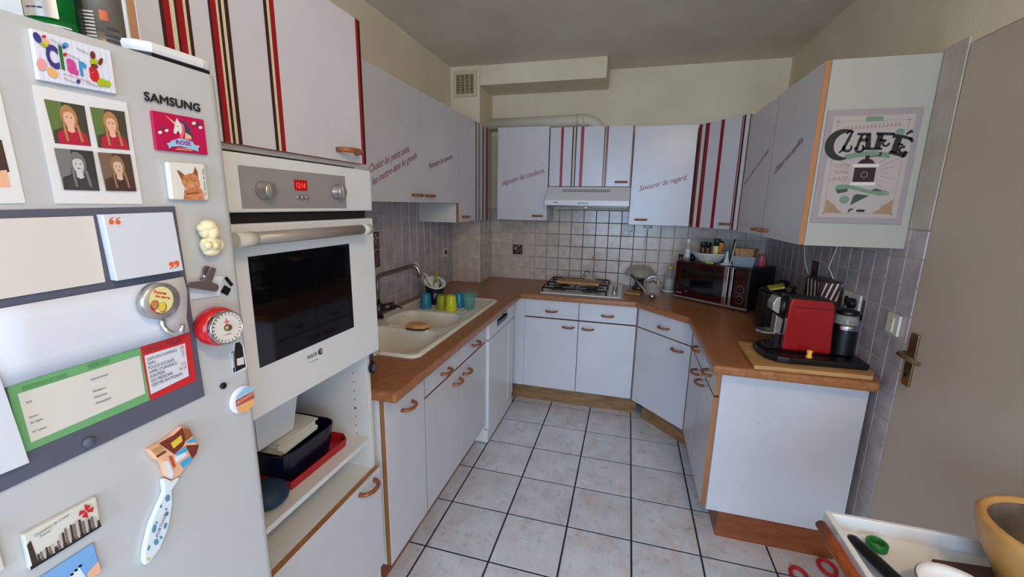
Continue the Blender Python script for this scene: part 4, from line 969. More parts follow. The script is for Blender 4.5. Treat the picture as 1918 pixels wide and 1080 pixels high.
MB().lathe([(.037, .1725), (.040, .178), (.038, .190), (.020, .196), (0, .196)], seg=28, sx=1.0).build('lid_top', 'black_plastic', fr)
t = thing('wooden_figure', 'tiny yellow wooden peg in front of the coffee machine', 'figure', tuple(Vector((.640, -1.062, Zc+.0005))), 0, local=True)
MB().lathe([(.011, 0), (.012, .004), (.008, .014), (.0105, .026), (.010, .031), (0, .032)], seg=16).build('peg', 'yellow_wood', t)
# dark bin with things on top, and the striped box
t = thing('bread_bin', 'black rounded bin in the dark corner behind the coffee machine', 'bin', (.70, -.43, ZT), 0)
MB().prism([(x, y, ZT+.0005) for x, y in rrect(.61, .775, -.53, -.35, .05)], (0, 0, .205)).build('body', 'black_plastic', t, bevel=.012)
MB().prism([(x, y, ZT+.206) for x, y in rrect(.615, .77, -.525, -.355, .05)], (0, 0, .010)).build('lid', 'black_iron', t, bevel=.003)
zz = ZT+.217
t = thing('food_packet', 'yellow packet lying on the black bin', 'packet', (.68, -.47, zz))
MB().prism([(.635, -.505, zz), (.700, -.515, zz+.018), (.715, -.43, zz+.02), (.645, -.415, zz+.002)], (0, 0, .012)).build('sachet', 'mustard', t, bevel=.003)
t = thing('foil_tube', 'grey foil tube lying on the black bin beside the yellow packet', 'tube', (.74, -.45, zz))
MB().tube([(.715, -.522, zz+.014), (.762, -.455, zz+.014)], .013, 12).build('tube', 'dark_steel', t)
t = thing('camera_case', 'black rounded pouch on the black bin at the back', 'pouch', (.735, -.40, zz))
MB().ball((.728, -.388, zz+.024), .036, .022, .0235).build('pouch', 'black_plastic', t)
sbx = thing('striped_box', 'dark brown box with slanted white stripes against the right-hand wall', 'box', (.84, -.62, ZT))
mat('box_brown', rgb(74, 40, 30), 0.4)
MB().box(.795, .885, -.672, -.49, ZT+.0005, 1.186).build('box', 'box_brown', sbx, bevel=.006)
for k in range(4):
    x = .792+k*.0235
    MB().prism([(max(x, .799), -.6725, 1.095), (x+.008, -.6725, 1.095), (min(x+.031, .882), -.6725, 1.180), (x+.023, -.6725, 1.180)], (0, -.0008, 0)).build('stripe', 'white_paint', sbx)
    y = -.52-k*.042
    MB().prism([(.7945, y, 1.18), (.7945, y-.010, 1.18), (.7945, y-.036, 1.07), (.7945, y-.026, 1.07)], (-.0008, 0, 0)).build('stripe', 'white_paint', sbx)
MB().box(.790, .80, -.676, -.664, ZT+.0005, 1.192).build('edge', 'black_plastic', sbx, bevel=.004)
# white cords hanging below the right-hand wall cabinet
for l, pts in (('left white cord hanging from the right-hand wall cabinet', ((1506, 462), (1508, 490), (1514, 513))), ('right kinked white cord hanging from the right-hand wall cabinet', ((1567, 466), (1552, 500), (1561, 522)))):
    pp = [at(x, y, X=XR-.012) for x, y in pts]; pp.insert(0, Vector((pp[0].x, pp[0].y, 1.385)))
    t = thing('hanging_cord', l, 'cord', tuple(pp[-1]), 0, 'white cords under the wall cabinet')
    MB().tube(pp, .0035, 8).build('cord', 'pvc_white', t)

# ================================================================== the coffee sign on the cabinet end
YS = -1.0455
sg = thing('metal_sign', 'vintage grey tin sign reading CAFÉ on the end of the wall cabinet', 'sign', (.72, YS, 1.474))
A, B, Cc, Dd = (.574, 1.889), (.870, 1.886), (.870, 1.474), (.577, 1.474)
MB().box(.575, .870, YS-.004, YS-.0004, 1.474, 1.888).build('plate', 'plate_frame', sg, bevel=.0015)
Sx0, Sx1, Sz0, Sz1 = .575, .870, 1.474, 1.888
def S(u, v, k=1): return Vector((Sx0+(Sx1-Sx0)*u, YS-.0042-.00012*k, Sz0+(Sz1-Sz0)*v))
def sp_(pts, k=1): return [S(u, v, k) for u, v in pts]
MB().poly(sp_([(.07, .055), (.93, .055), (.93, .945), (.07, .945)], 1)).build('panel', 'plate_gray', sg)
ln = MB()
for (u0, v0, u1, v1) in ((.13, .09, .87, .093), (.13, .90, .40, .903), (.60, .90, .87, .903), (.125, .09, .130, .90), (.87, .09, .875, .90)):
    ln.poly(sp_([(u0, v0), (u1, v0), (u1, v1), (u0, v1)], 2))
for u, v in ((.127, .09), (.872, .09), (.127, .90), (.872, .90)): ln.poly(sp_([(u-.02, v), (u, v-.014), (u+.02, v), (u, v+.014)], 3))
for sgn, u in ((1, .135), (-1, .865)):
    ln.poly(sp_([(u, .095), (u+sgn*.20, .095), (u+sgn*.17, .112), (u+sgn*.13, .135), (u+sgn*.11, .165), (u+sgn*.05, .19), (u, .225)], 3))
for k in range(26):                                     # rays round the mill
    a_ = 2*math.pi*k/26; r0, r1 = .17, .26+.06*(k % 3)
    if abs(math.sin(a_)) > .75: continue
    ca_, sa = math.cos(a_), math.sin(a_); px_, pz_ = -sa*.002, ca_*.002
    ln.poly(sp_([(.51+ca_*r0-px_, .455+sa*r0*.7-pz_), (.51+ca_*r1-px_, .455+sa*r1*.7-pz_), (.51+ca_*r1+px_, .455+sa*r1*.7+pz_), (.51+ca_*r0+px_, .455+sa*r0*.7+pz_)], 2))
put_text(ln, 'COFFEE', S(.165, .50, 3), S(.33, .50, 3), (0, 0, .013)); put_text(ln, 'TIME', S(.165, .445, 3), S(.33, .445, 3), (0, 0, .013)); put_text(ln, 'SPACE', S(.165, .385, 3), S(.33, .385, 3), (0, 0, .013))
for j in range(15):                                     # faint illegible line of ornamental script
    u_ = .19+j*.041; ln.poly(sp_([(u_, .826+j*.0016), (u_+.012, .826+j*.0016), (u_+.026, .858+j*.0016), (u_+.016, .860+j*.0016)], 3)); ln.poly(sp_([(u_+.018, .830+j*.0016), (u_+.034, .834+j*.0016), (u_+.032, .840+j*.0016), (u_+.016, .836+j*.0016)], 3))
ln.build('ornament', 'ink_tan', sg)
MB().poly(sp_([(.42, .895), (.60, .895), (.60, .935), (.42, .935)], 4)).build('tape_print', 'ink_green', sg)
MB().poly(sp_([(.80+.048*math.cos(math.radians(v)), .795+.034*math.sin(math.radians(v))) for v in range(0, 360, 30)], 4)).build('seal_print', 'ink_green', sg)
MB().poly(sp_([(.25, .565), (.40, .590), (.55, .600), (.74, .580), (.745, .625), (.55, .645), (.40, .637), (.26, .612)], 4)).build('banner_print', 'ink_green', sg)
MB().poly(sp_([(.21, .305), (.36, .315), (.52, .285), (.70, .255), (.80, .262), (.82, .285), (.74, .272), (.80, .295), (.60, .300), (.40, .345), (.28, .352), (.22, .345)], 4)).build('ribbon_print', 'ink_green', sg)
MB().poly(sp_([(.335+.055*math.cos(math.radians(v)), .215+.036*math.sin(math.radians(v))) for v in range(0, 360, 30)], 4)).build('rosette_print', 'ink_green', sg)
dg = MB()
dg.poly(sp_([(.22, .305), (.36, .315), (.35, .285), (.25, .27)], 5)); dg.poly(sp_([(.41, .165), (.60, .255), (.46, .268), (.43, .25)], 5)); dg.poly(sp_([(.60, .30), (.66, .318), (.74, .298), (.68, .292)], 5))
dg.build('ribbon_shade', 'ink_dkgreen', sg)
ml = MB()
ml.poly(sp_([(.39, .375), (.62, .375), (.62, .50), (.39, .50)], 6)); ml.poly(sp_([(.41, .535), (.60, .535), (.565, .568), (.505, .58), (.445, .568)], 6)); ml.poly(sp_([(.485, .575), (.53, .575), (.53, .605), (.485, .605)], 6))
ml.poly(sp_([(.53, .588), (.63, .602), (.63, .608), (.53, .595)], 6)); ml.poly(sp_([(.625, .598), (.65, .598), (.65, .632), (.625, .632)], 6))
ml.build('coffee_mill', 'ink_maroon', sg)
m2 = MB(); m2.poly(sp_([(.365, .505), (.645, .505), (.645, .53), (.365, .53)], 6)); m2.poly(sp_([(.365, .345), (.645, .345), (.645, .37), (.365, .37)], 6)); m2.build('mill_trim', 'panel_cream', sg)
MB().tube([S(.505+.035*math.cos(math.radians(v)), .437+.025*math.sin(math.radians(v)), 8) for v in range(0, 360, 24)], .0012, 6, closed=True).build('mill_emblem', 'ink_taupe', sg)
ct = MB()
def stroke(pts, w, k=7):
    """flat ribbon of varying width through sign coordinates"""
    P_ = [Vector((u*(Sx1-Sx0), v*(Sz1-Sz0))) for u, v in pts]; n_ = len(P_); ww = w if isinstance(w, (list, tuple)) else [w]*n_; Lr = []; Rr = []
    for i in range(n_):
        d_ = (P_[min(i+1, n_-1)]-P_[max(i-1, 0)]).normalized(); nn = Vector((-d_.y, d_.x))
        for lst, sg_ in ((Lr, 1), (Rr, -1)):
            q_ = P_[i]+nn*ww[i]*sg_; lst.append(Vector((Sx0+q_.x, YS-.0042-.00012*k, Sz0+q_.y)))
    for i in range(n_-1): ct.poly([Lr[i], Rr[i], Rr[i+1], Lr[i+1]])
def A_(cx, cz, r, a0, a1, n=14, rz=None): return arc(cx, cz, r, a0, a1, n, (rz or r*.72))
# big swash C, then A F É in black with curled serifs
stroke(A_(.235, .700, .165, 75, 285, 26, .120), [.002+.0125*math.sin(math.pi*i/25)**.8 for i in range(26)])
stroke([(.235, .795), (.275, .820), (.31, .812)], [.003, .006, .003])
stroke([(.30, .815), (.27, .745), (.225, .655), (.19, .63)], [.004, .005, .005, .003])
stroke(A_(.275, .675, .042, 150, 400, 16), [.005]*10+[.0045, .004, .004, .003, .003, .002])
stroke([(.375, .66), (.39, .73), (.41, .785)], .0048); stroke([(.355, .79), (.50, .788)], .0042)
stroke([(.475, .785), (.485, .72), (.495, .665)], .0085); stroke([(.44, .663), (.545, .661)], .0042)
stroke([(.395, .745), (.48, .745)], .0028); stroke([(.39, .73), (.48, .73)], .0024); stroke(A_(.405, .668, .042, 160, 420, 16), [.0045]*12+[.004, .004, .003, .002])
stroke([(.605, .785), (.598, .72), (.59, .665)], .0095); stroke([(.545, .662), (.645, .660)], .0045); stroke([(.555, .790), (.74, .783)], .005); stroke([(.735, .79), (.75, .765), (.735, .752)], .004)
stroke([(.60, .735), (.66, .732)], .0038); stroke(A_(.675, .708, .033, 90, 370, 14), .0036)
stroke([(.80, .755), (.785, .69), (.775, .625)], .0105); stroke([(.725, .632), (.82, .612), (.89, .592)], .0055); stroke([(.755, .770), (.85, .758), (.93, .738)], .0052); stroke([(.915, .75), (.945, .715)], .0048)
stroke([(.80, .70), (.855, .69)], .0038); stroke(A_(.862, .648, .036, 60, 330, 14), .0042); stroke([(.865, .778), (.90, .798), (.925, .806)], [.003, .005, .006])
stroke([(.885, .592), (.905, .635)], .0055)
stroke([(.40, .105), (.42, .128), (.45, .13)], .003); stroke([(.49, .118), (.58, .118)], .0045)
ct.build('lettering', 'ink_black', sg)
# ================================================================== things in the open niche
ZN = .7245
def lbox(o, name, label, cat, poly, z0, z1, flare, th, m, lip=0.0):
    """open tray from a base polygon whose rim flares outward"""
    t = thing(name, label, cat, (o[0], o[1], z0)); c_ = Vector((sum(p[0] for p in poly)/len(poly), sum(p[1] for p in poly)/len(poly)))
    n_ = len(poly)
    def lev(k, z): return [Vector((c_.x+(x-c_.x)*k, c_.y+(y-c_.y)*k, z)) for x, y in poly]
    lv = [lev(1, z0), lev(flare, z1)]
    if lip: lv += [lev(flare+lip, z1), lev(flare+lip, z1+.004), lev(flare-.02, z1+.004)]
    else: lv += [lev(flare-th, z1)]
    lv += [lev(1-th, z0+.004)]
    mb = MB()
    for i in range(len(lv)-1): mb.add(lv[i]+lv[i+1], [(k, (k+1) % n_, n_+(k+1) % n_, n_+k) for k in range(n_)])
    mb.add(lv[0], [list(range(n_))[::-1]]); mb.add(lv[-1], [list(range(n_))])
    mb.build('shell', m, t, bevel=.003); return t
mat('red_tray', rgb(176, 26, 30), 0.35); mat('navy_tray', rgb(10, 14, 36), 0.25); mat('tub_white', rgb(214, 216, 218), 0.35); mat('bag_blue', rgb(22, 44, 66), 0.6); mat('envelope', rgb(232, 230, 224), 0.7); mat('envelope_tan', rgb(214, 206, 190), 0.7)
rt = [(-.970, -2.13), (-.965, -1.90), (-1.00, -1.858), (-1.38, -1.858), (-1.39, -2.13)]
lbox((-1.17, -2.0), 'red_tray', 'shallow red plastic tray on the niche shelf below the oven', 'tray', [(-.975, -2.125), (-.972, -1.895), (-1.00, -1.872), (-1.34, -1.872), (-1.34, -2.125)], ZN, ZN+.028, 1.03, .03, 'red_tray')
nb = [(x, y) for x, y in rrect(-1.315, -.998, -2.125, -1.915, .04)]
lbox((-1.16, -2.02), 'navy_basin', 'dark navy basin full of papers standing in the red tray', 'basin', nb, ZN+.0045, ZN+.100, 1.10, .03, 'navy_tray')
pz = ZN+.075
for k in range(7):
    t = thing('envelope', 'white envelope %s in the navy basin' % ['at the bottom of the pile', 'second from the bottom of the pile', 'third from the bottom of the pile', 'in the middle of the pile', 'third from the top of the pile', 'second from the top of the pile', 'on top of the pile'][k], 'envelope', (-1.15, -2.02, pz+k*.006), 0, 'papers in the navy basin')
    dx, dy = random.uniform(-.01, .01), random.uniform(-.006, .006); z = pz+k*.0055
    q = [(-1.28+dx, -2.095+dy), (-1.03+dx*1.5, -2.095-dy+k*.001), (-1.022+dx, -1.955+dy), (-1.27-dx, -1.95+dy)]
    MB().prism([(x, y, z+(.012 if i in (2, 3) else 0)) for i, (x, y) in enumerate(q)], (0, 0, .0045)).build('sheet', 'envelope' if k % 3 else 'envelope_tan', t)
tz = pz+7*.0055+.010
tub('plastic_tub', 'translucent white plastic tub standing on the papers under the oven', Vector((-1.125, -2.085, tz-.002)), Vector((0, 1, 0)), Vector((-1, 0, 0)), .125, .15, .150, .175, .105, .002, 'tub_white', 'tub')
t = thing('folded_bag', 'dark blue cloth bag lying at the near end of the niche shelf', 'bag', (-.99, -2.18, ZN))
MB().ball((-.990, -2.190, ZN+.033), .055, .055, .033, 14, 8).ball((-1.04, -2.200, ZN+.030), .06, .05, .030, 14, 8).build('bag', 'bag_blue', t)
# key fob on a hook at the cabinet edge
kx = at(695, 688, X=TXC+.006)
t = thing('timer_fob', 'small black kitchen timer hanging on a hook at the cabinet edge', 'timer', tuple(kx))
MB().prism(circ(kx, (0, .016, 0), (0, 0, .021), 24), (.010, 0, 0)).build('body', 'black_plastic', t, bevel=.003)
MB().prism(circ(kx+Vector((.0102, .001, .001)), (0, .010, 0), (0, 0, .013), 20), (.0006, 0, 0)).build('dial', 'slate_gray', t)
MB().tube([kx+Vector((.004, 0, .02)), kx+Vector((.004, -.001, .045)), kx+Vector((.004, -.003, .052))], [.004, .006, .006], 8).build('strap', 'dark_steel', t)
MB().tube([kx+Vector((.004, .004, .045)), kx+Vector((.012, .016, .040)), kx+Vector((.016, .026, .046)), kx+Vector((.014, .030, .056))], .0022, 8).build('hook', 'chrome', t)

# ================================================================== fridge
FX = -.745; FY1 = -2.405; FY0 = -3.005; FZ = 1.709
fr = thing('refrigerator', 'tall white fridge covered with magnets and notes at the left', 'refrigerator', (-1.07, -2.70, 0))
MB().box(-1.42, FX-.062, FY0+.004, FY1-.004, .03, FZ-.012).build('body', 'fridge_white', fr, bevel=.008)
def slab(z0, z1): return MB().prism([(x, y, z0) for x, y in [(FX-.06, FY0)]+[(FX-.016+.016*math.sin(math.radians(a)), FY0+.016-.016*math.cos(math.radians(a))) for a in range(0, 91, 15)]+[(FX-.016+.016*math.cos(math.radians(a)), FY1-.016+.016*math.sin(math.radians(a))) for a in range(0, 91, 15)]+[(FX-.06, FY1)]], (0, 0, z1-z0))
fd = slab(.62, FZ).build('door', 'fridge_white', fr)
slab(.07, .612).build('freezer_door', 'fridge_white', fr)
MB().box(FX-.066, FX-.060, FY0+.012, FY1-.010, .62, FZ-.01).build('seal', 'slate_gray', fr)
# hinge cap on the top corner
hc = [(-.80, -2.525), (-.765, -2.512), (-.750, -2.495), (-.748, -2.425), (-.751, -2.412), (-.760, -2.4055), (-.86, -2.4055), (-.86, -2.525)]
MB().prism([(x, y, FZ+.006) for x, y in hc], (0, 0, .016)).build('hinge_cap', 'appliance_white', fr, bevel=.006)
MB().prism([(x*.97-.025, y, FZ-.011) for x, y in hc], (0, 0, .018)).build('hinge', 'black_plastic', fr)
for y in (FY0+.06, FY1-.06):
    for x in (-1.36, FX-.12): MB().lathe([(.02, 0), (.02, .031)], (x, y, 0), 12).build('foot', 'black_plastic', fr)
def F(x, y, t=0.0): return at(x, y, X=FX+t)
class Prn:
    """flat print on a plane x = X, pixel outlines turned into points of that plane; later shapes lie a hair above"""
    def __init__(s, X): s.X = X; s.mb = MB(); s.ms = []; s.k = 0
    def mi(s, m):
        if m not in s.ms: s.ms.append(m)
        return s.ms.index(m)
    def P(s, x, y): return at(x, y, X=s.X+.0002+s.k*.00006)
    def poly(s, m, pts): s.k += 1; s.mb.poly([s.P(x, y) for x, y in pts], s.mi(m)); return s
    def el(s, m, cx, cy, rx, ry, rot=0, n=16):
        r = math.radians(rot)
        return s.poly(m, [(cx+rx*math.cos(a)*math.cos(r)-ry*math.sin(a)*math.sin(r), cy+rx*math.cos(a)*math.sin(r)+ry*math.sin(a)*math.cos(r)) for a in [2*math.pi*i/n for i in range(n)]])
    def text(s, m, txt, a, b, up, shear=0, bold=0):
        s.k += 1; A_ = s.P(*a); put_text(s.mb, txt, A_, s.P(*b), s.P(a[0]+up[0], a[1]+up[1])-A_, s.mi(m), shear, bold); return s
    def line(s, m, a, b, w):
        d = Vector((b[0]-a[0], b[1]-a[1])).normalized(); n = (-d.y*w/2, d.x*w/2)
        return s.poly(m, [(a[0]+n[0], a[1]+n[1]), (b[0]+n[0], b[1]+n[1]), (b[0]-n[0], b[1]-n[1]), (a[0]-n[0], a[1]-n[1])])
    def build(s, parent, name='print'): return s.mb.build(name, s.ms, parent)
def quad(q, u, v):
    (ax, ay), (bx, by), (cx, cy), (dx, dy) = q      # tl tr br bl
    return (ax*(1-u)*(1-v)+bx*u*(1-v)+cx*u*v+dx*(1-u)*v, ay*(1-u)*(1-v)+by*u*(1-v)+cy*u*v+dy*(1-u)*v)
def magnet(name, label, cat, pts, t, m, group=None, bevel=.001, base=.0004):
    P_ = [at(x, y, X=FX+t) for x, y in pts]; c_ = sum(P_, Vector())/len(P_)
    th = thing(name, label, cat, (FX, c_.y, min(p.z for p in P_)), 0, group)
    MB().prism(P_, (-(t-base), 0, 0)).build('body', m, th, bevel=bevel); return th
# brand letters on the door
mb = MB(); a, b = F(271, 187, .002), F(375, 209, .002)
for ox, oy, dt in ((0, 0, 0), (.9, .2, .0004), (-.7, -.2, .0008), (0, .9, .0012), (0, -.7, .0016)):
    a, b = F(271+ox, 187+oy, .002+dt), F(375+ox, 209+oy, .002+dt); put_text(mb, 'SAMSUNG', a, b, F(269.5+ox, 171+oy, .002+dt)-a)
lo = len(mb.v); top = [v.copy() for v in mb.v]
mb.build('brand', 'dark_steel', fd)
mat('magenta', rgb(190, 16, 74), 0.35); mat('pale_blue', rgb(150, 198, 226), 0.4); mat('rose_violet', rgb(150, 60, 140), 0.4); mat('unicorn_pink', rgb(226, 96, 124), 0.4); mat('unicorn_gray', rgb(70, 66, 86), 0.4); mat('peach', rgb(236, 180, 140), 0.5)
mat('c_violet', rgb(64, 56, 130), 0.4); mat('c_green', rgb(40, 110, 52), 0.4); mat('c_pink', rgb(206, 70, 146), 0.4); mat('c_blue', rgb(64, 146, 206), 0.4); mat('c_red', rgb(206, 34, 40), 0.4); mat('c_lime', rgb(170, 186, 30), 0.4); mat('c_orange', rgb(238, 176, 106), 0.4); mat('c_blush', rgb(232, 160, 160), 0.4); mat('c_brown', rgb(120, 50, 36), 0.4); mat('grid_blue', rgb(198, 204, 226), 0.4); mat('magnet_white', rgb(228, 230, 240), 0.35)
# name magnet
q = [(57, 52), (207, 95), (219, 176), (72, 149)]
t = magnet('name_magnet', 'colourful magnet with the name Clara at the top of the fridge', 'magnet', q, .006, 'magnet_white')
p = Prn(FX+.006); U = lambda u, v: quad(q, u, v)
for k in range(1, 14): p.line('grid_blue', U(k/14, .01), U(k/14, .99), .8)
for ch_, m, u0, u1, v0, hh in (('C', 'c_violet', .15, .31, .66, .42), ('l', 'c_green', .325, .37, .65, .44), ('a', 'c_pink', .40, .54, .70, .30), ('r', 'c_blue', .56, .66, .71, .31), ('a', 'c_red', .68, .82, .77, .30)):
    a, b = U(u0, v0), U(u1, v0+.03); c_ = U(u0, v0-(hh if ch_ in 'Cl' else hh*1.3)); p.text(m, ch_, a, b, (c_[0]-a[0], c_[1]-a[1]), bold=.05)
for m, u, v, rx, ry, rot in (('c_violet', .07, .16, 6, 12, -35), ('c_lime', .15, .26, 8, 5, 20), ('c_red', .16, .10, 4, 3, 0), ('c_orange', .18, .2, 5, 6, 10), ('c_blue', .42, .16, 6, 5, 0), ('c_violet', .40, .21, 3, 3, 0), ('c_red', .40, .36, 4, 3.5, 0), ('c_brown', .76, .22, 5, 8, -15), ('c_lime', .76, .36, 8, 5, 10), ('c_brown', .85, .32, 4, 7, 20), ('c_brown', .76, .46, 7, 4, 15), ('c_blush', .07, .68, 9, 12, -20), ('c_orange', .20, .80, 12, 7, 40), ('c_violet', .52, .88, 4, 4, 0), ('c_lime', .82, .80, 8, 8, 0), ('c_lime', .90, .80, 6, 6, 0)):
    x, y = U(u, v); p.el(m, x, y, rx, ry, rot)
for (u, v, tx) in ((.24, .14, 'Douce'), (.56, .18, 'Tendre'), (.44, .36, 'Ravissante'), (.34, .89, 'Malicieuse'), (.62, .88, 'Coquine')):
    a, b = U(u, v), U(u+.14, v+.05); p.text('ink_black', tx, a, b, (-1, -4), shear=.3)
a, b = U(.34, .80), U(.68, .86); p.text('c_red', 'mille bisous', a, b, (-1, -4.5), shear=.2)
p.build(t)
# sheet of four portraits
mat('photo_green', rgb(96, 116, 60), 0.5); mat('photo_hedge', rgb(70, 66, 50), 0.5); mat('skin', rgb(226, 176, 150), 0.5); mat('hair_blond', rgb(176, 128, 78), 0.5); mat('shirt_red', rgb(178, 34, 58), 0.5)
mat('bw_bg', rgb(120, 118, 114), 0.5); mat('bw_dark', rgb(58, 56, 56), 0.5); mat('bw_skin', rgb(200, 198, 194), 0.5); mat('bw_hair', rgb(120, 114, 108), 0.5); mat('bw_shirt', rgb(66, 62, 62), 0.5)
mat('se_bg', rgb(120, 96, 76), 0.5); mat('se_dark', rgb(78, 58, 46), 0.5); mat('se_skin', rgb(210, 180, 152), 0.5); mat('se_hair', rgb(150, 112, 80), 0.5); mat('se_shirt', rgb(72, 50, 44), 0.5); mat('photo_paper', rgb(226, 224, 222), 0.45)
q = [(60, 158), (237, 192), (267, 382), (105, 381)]
t = magnet('photo_sheet', 'white sheet with four small portraits of a child in braids, on the fridge', 'photo', q, .0015, 'photo_paper', bevel=0)
p = Prn(FX+.0015)
SETS = {'c': ('photo_green', 'photo_hedge', 'skin', 'hair_blond', 'shirt_red'), 'b': ('bw_bg', 'bw_dark', 'bw_skin', 'bw_hair', 'bw_shirt'), 's': ('se_bg', 'se_dark', 'se_skin', 'se_hair', 'se_shirt')}
for kq, ks in (([(82, 185), (158, 198), (171, 274), (103, 268)], 'c'), ([(168, 200), (233, 209), (243, 281), (184, 276)], 'c'), ([(101, 277), (174, 283), (187, 357), (120, 355)], 'b'), ([(183, 285), (244, 289), (256, 358), (199, 357)], 's')):
    bg, dk, sk, hr, sh = SETS[ks]; V = lambda u, v: quad(kq, u, v); pl = lambda m, L_: p.poly(m, [V(u, v) for u, v in L_])
    pl(dk, [(0, 0), (1, 0), (1, 1), (0, 1)]); pl(bg, [(0, 0), (.42, 0), (.36, .3), (.3, .62), (.05, .7), (0, 1)])
    def e_(m, cu, cv, ru, rv): pl(m, [(cu+ru*math.cos(a), cv+rv*math.sin(a)) for a in [2*math.pi*i/14 for i in range(14)]])
    e_(hr, .54, .34, .22, .29); pl(sh, [(.12, 1), (.16, .74), (.36, .64), (.72, .62), (.92, .72), (.98, 1)]); pl(sk, [(.46, .5), (.62, .5), (.64, .68), (.54, .72), (.44, .68)])
    e_(sk, .54, .37, .145, .21); pl(hr, [(.39, .28), (.46, .17), (.56, .14), (.66, .18), (.70, .28), (.60, .22), (.50, .22)])
    pl(hr, [(.33, .5), (.40, .5), (.42, .92), (.35, .92)]); pl(hr, [(.68, .5), (.76, .5), (.82, .9), (.75, .92)])
    e_(dk, .485, .35, .018, .016); e_(dk, .60, .35, .018, .016); e_('c_blush' if ks == 'c' else hr, .545, .46, .05, .016)
p.build(t)
# sheet cut by the left edge of the picture
t = magnet('photo_sheet', 'white photo sheet at the left edge beside the four portraits', 'photo', [(-60, 140), (-4, 152), (48, 380), (-40, 382)], .0015, 'photo_paper', bevel=0)
p = Prn(FX+.0015); p.poly('se_shirt', [(-40, 255), (3, 262), (18, 322), (-30, 322)]); p.poly('peach', [(-30, 323), (12, 318), (20, 350), (-20, 352)]); p.build(t)
# unicorn magnet
q = [(284, 206), (382, 224), (390, 290), (293, 280)]
t = magnet('unicorn_magnet', 'bright pink unicorn magnet with the name Rose', 'magnet', q, .005, 'magenta')
p = Prn(FX+.005)
def L_(pts): return [(260+x/4.5, 150+y/4.5) for x, y in pts]
p.poly('unicorn_gray', L_([(350, 335), (390, 350), (430, 400), (440, 450), (465, 470), (450, 500), (400, 480), (370, 400)]))
p.poly('peach', L_([(390, 440), (440, 470), (445, 500), (390, 495)])); p.poly('unicorn_pink', L_([(345, 355), (380, 375), (390, 430), (370, 490), (345, 480), (350, 420)]))
p.poly('white_paint', L_([(320, 318), (335, 345), (360, 375), (365, 430), (355, 460), (330, 425), (312, 455), (292, 440), (300, 390), (308, 350)]))
p.poly('peach', L_([(216, 292), (312, 360), (300, 372)])); p.el('ink_black', 260+327/4.5, 150+388/4.5, 1.2, 1)
for cx, cy in ((205, 410), (490, 375)):
    p.poly('unicorn_gray', L_([(cx-34, cy+22), (cx-20, cy-14), (cx+8, cy-18), (cx+38, cy+8), (cx+24, cy+14), (cx+2, cy-4), (cx-14, cy+2), (cx-22, cy+24)])); p.el('white_paint', 260+(cx-26)/4.5, 150+(cy+(30 if cx < 300 else -12))/4.5, 4, 3); p.el('white_paint', 260+(cx+30)/4.5, 150+(cy+(14 if cx < 300 else 24))/4.5, 3.6, 2.8)
p.poly('pale_blue', L_([(235, 530), (265, 525), (270, 512), (340, 488), (400, 500), (455, 520), (470, 545), (515, 555), (500, 575), (505, 602), (440, 580), (350, 555), (280, 560), (255, 578), (250, 555)]))
p.text('rose_violet', 'ROSE', (260+313/4.5, 150+536/4.5), (260+440/4.5, 150+552/4.5), (-.5, -7.5), bold=.05)
p.line('peach', (260+325/4.5, 150+570/4.5), (260+440/4.5, 150+582/4.5), 1.2); p.line('peach', (260+310/4.5, 150+582/4.5), (260+455/4.5, 150+594/4.5), 1.2); p.build(t)
# cat magnet
mat('cat_fur', rgb(214, 144, 96), 0.6, var=rgb(180, 106, 62), vscale=160); mat('cat_dark', rgb(150, 84, 50), 0.6); mat('cat_nose', rgb(226, 150, 126), 0.6)
q = [(313, 302), (385, 307), (393, 375), (322, 374)]
t = magnet('cat_magnet', 'white square magnet with a ginger cat', 'magnet', q, .009, 'white_paint', bevel=.003)
p = Prn(FX+.009)
p.poly('cat_dark', L_([(318, 757), (340, 762), (385, 798), (365, 850)])); p.poly('cat_dark', L_([(455, 790), (474, 728), (495, 770), (502, 828)]))
p.poly('cat_fur', L_([(360, 860), (375, 805), (410, 792), (455, 782), (495, 812), (520, 880), (515, 905), (490, 935), (450, 945), (410, 935), (385, 900)]))
p.poly('cat_fur', L_([(385, 920), (450, 945), (520, 905), (545, 950), (558, 1008), (378, 1005)])); p.poly('cat_dark', L_([(395, 950), (500, 940), (515, 955), (400, 968)]))
for x, y in ((405, 855), (470, 848)): p.el('c_lime', 260+x/4.5, 150+y/4.5, 3, 2); p.el('ink_black', 260+x/4.5, 150+y/4.5, 1, 1.6)
p.el('cat_nose', 260+450/4.5, 150+890/4.5, 4.5, 3.5); p.text('ink_black', 'Un Amour de Chat', (260+570/4.5, 150+970/4.5), (260+546/4.5, 150+745/4.5), (-3.4, 0), shear=.2); p.build(t)

# grey magnetic board and what sticks to it
bd_pts = [(-90, 395), (328, 386), (384, 741), (-60, 951)]
magnet('memo_board', 'large slate grey magnetic board on the fridge door', 'board', bd_pts, .004, 'slate_gray', bevel=.0008)
t = magnet('note_pad', 'blank ivory note pad at the left of the grey board', 'note pad', [(-80, 412), (175, 404), (198, 528), (-70, 572)], .0075, 'paper_ivory', bevel=.0005, base=.0042)
q = [(192, 402), (324, 397), (344, 506), (219, 526)]
t = magnet('quote_block', 'thick white pad with orange quotation marks on the grey board', 'note pad', q, .016, 'paper', bevel=.001, base=.0042)
p = Prn(FX+.016)
for cx, cy, up in ((209, 413, 1), (221, 413, 1), (321, 497, -1), (331, 495, -1)):
    p.el('ink_orange', cx, cy+3*up, 5, 4.2); p.poly('ink_orange', [(cx-5*up, cy+3*up), (cx-4*up, cy-3*up), (cx+3*up, cy-7*up), (cx+4*up, cy-5.5*up), (cx, cy-3*up), (cx-1*up, cy+2*up)])
p.build(t)
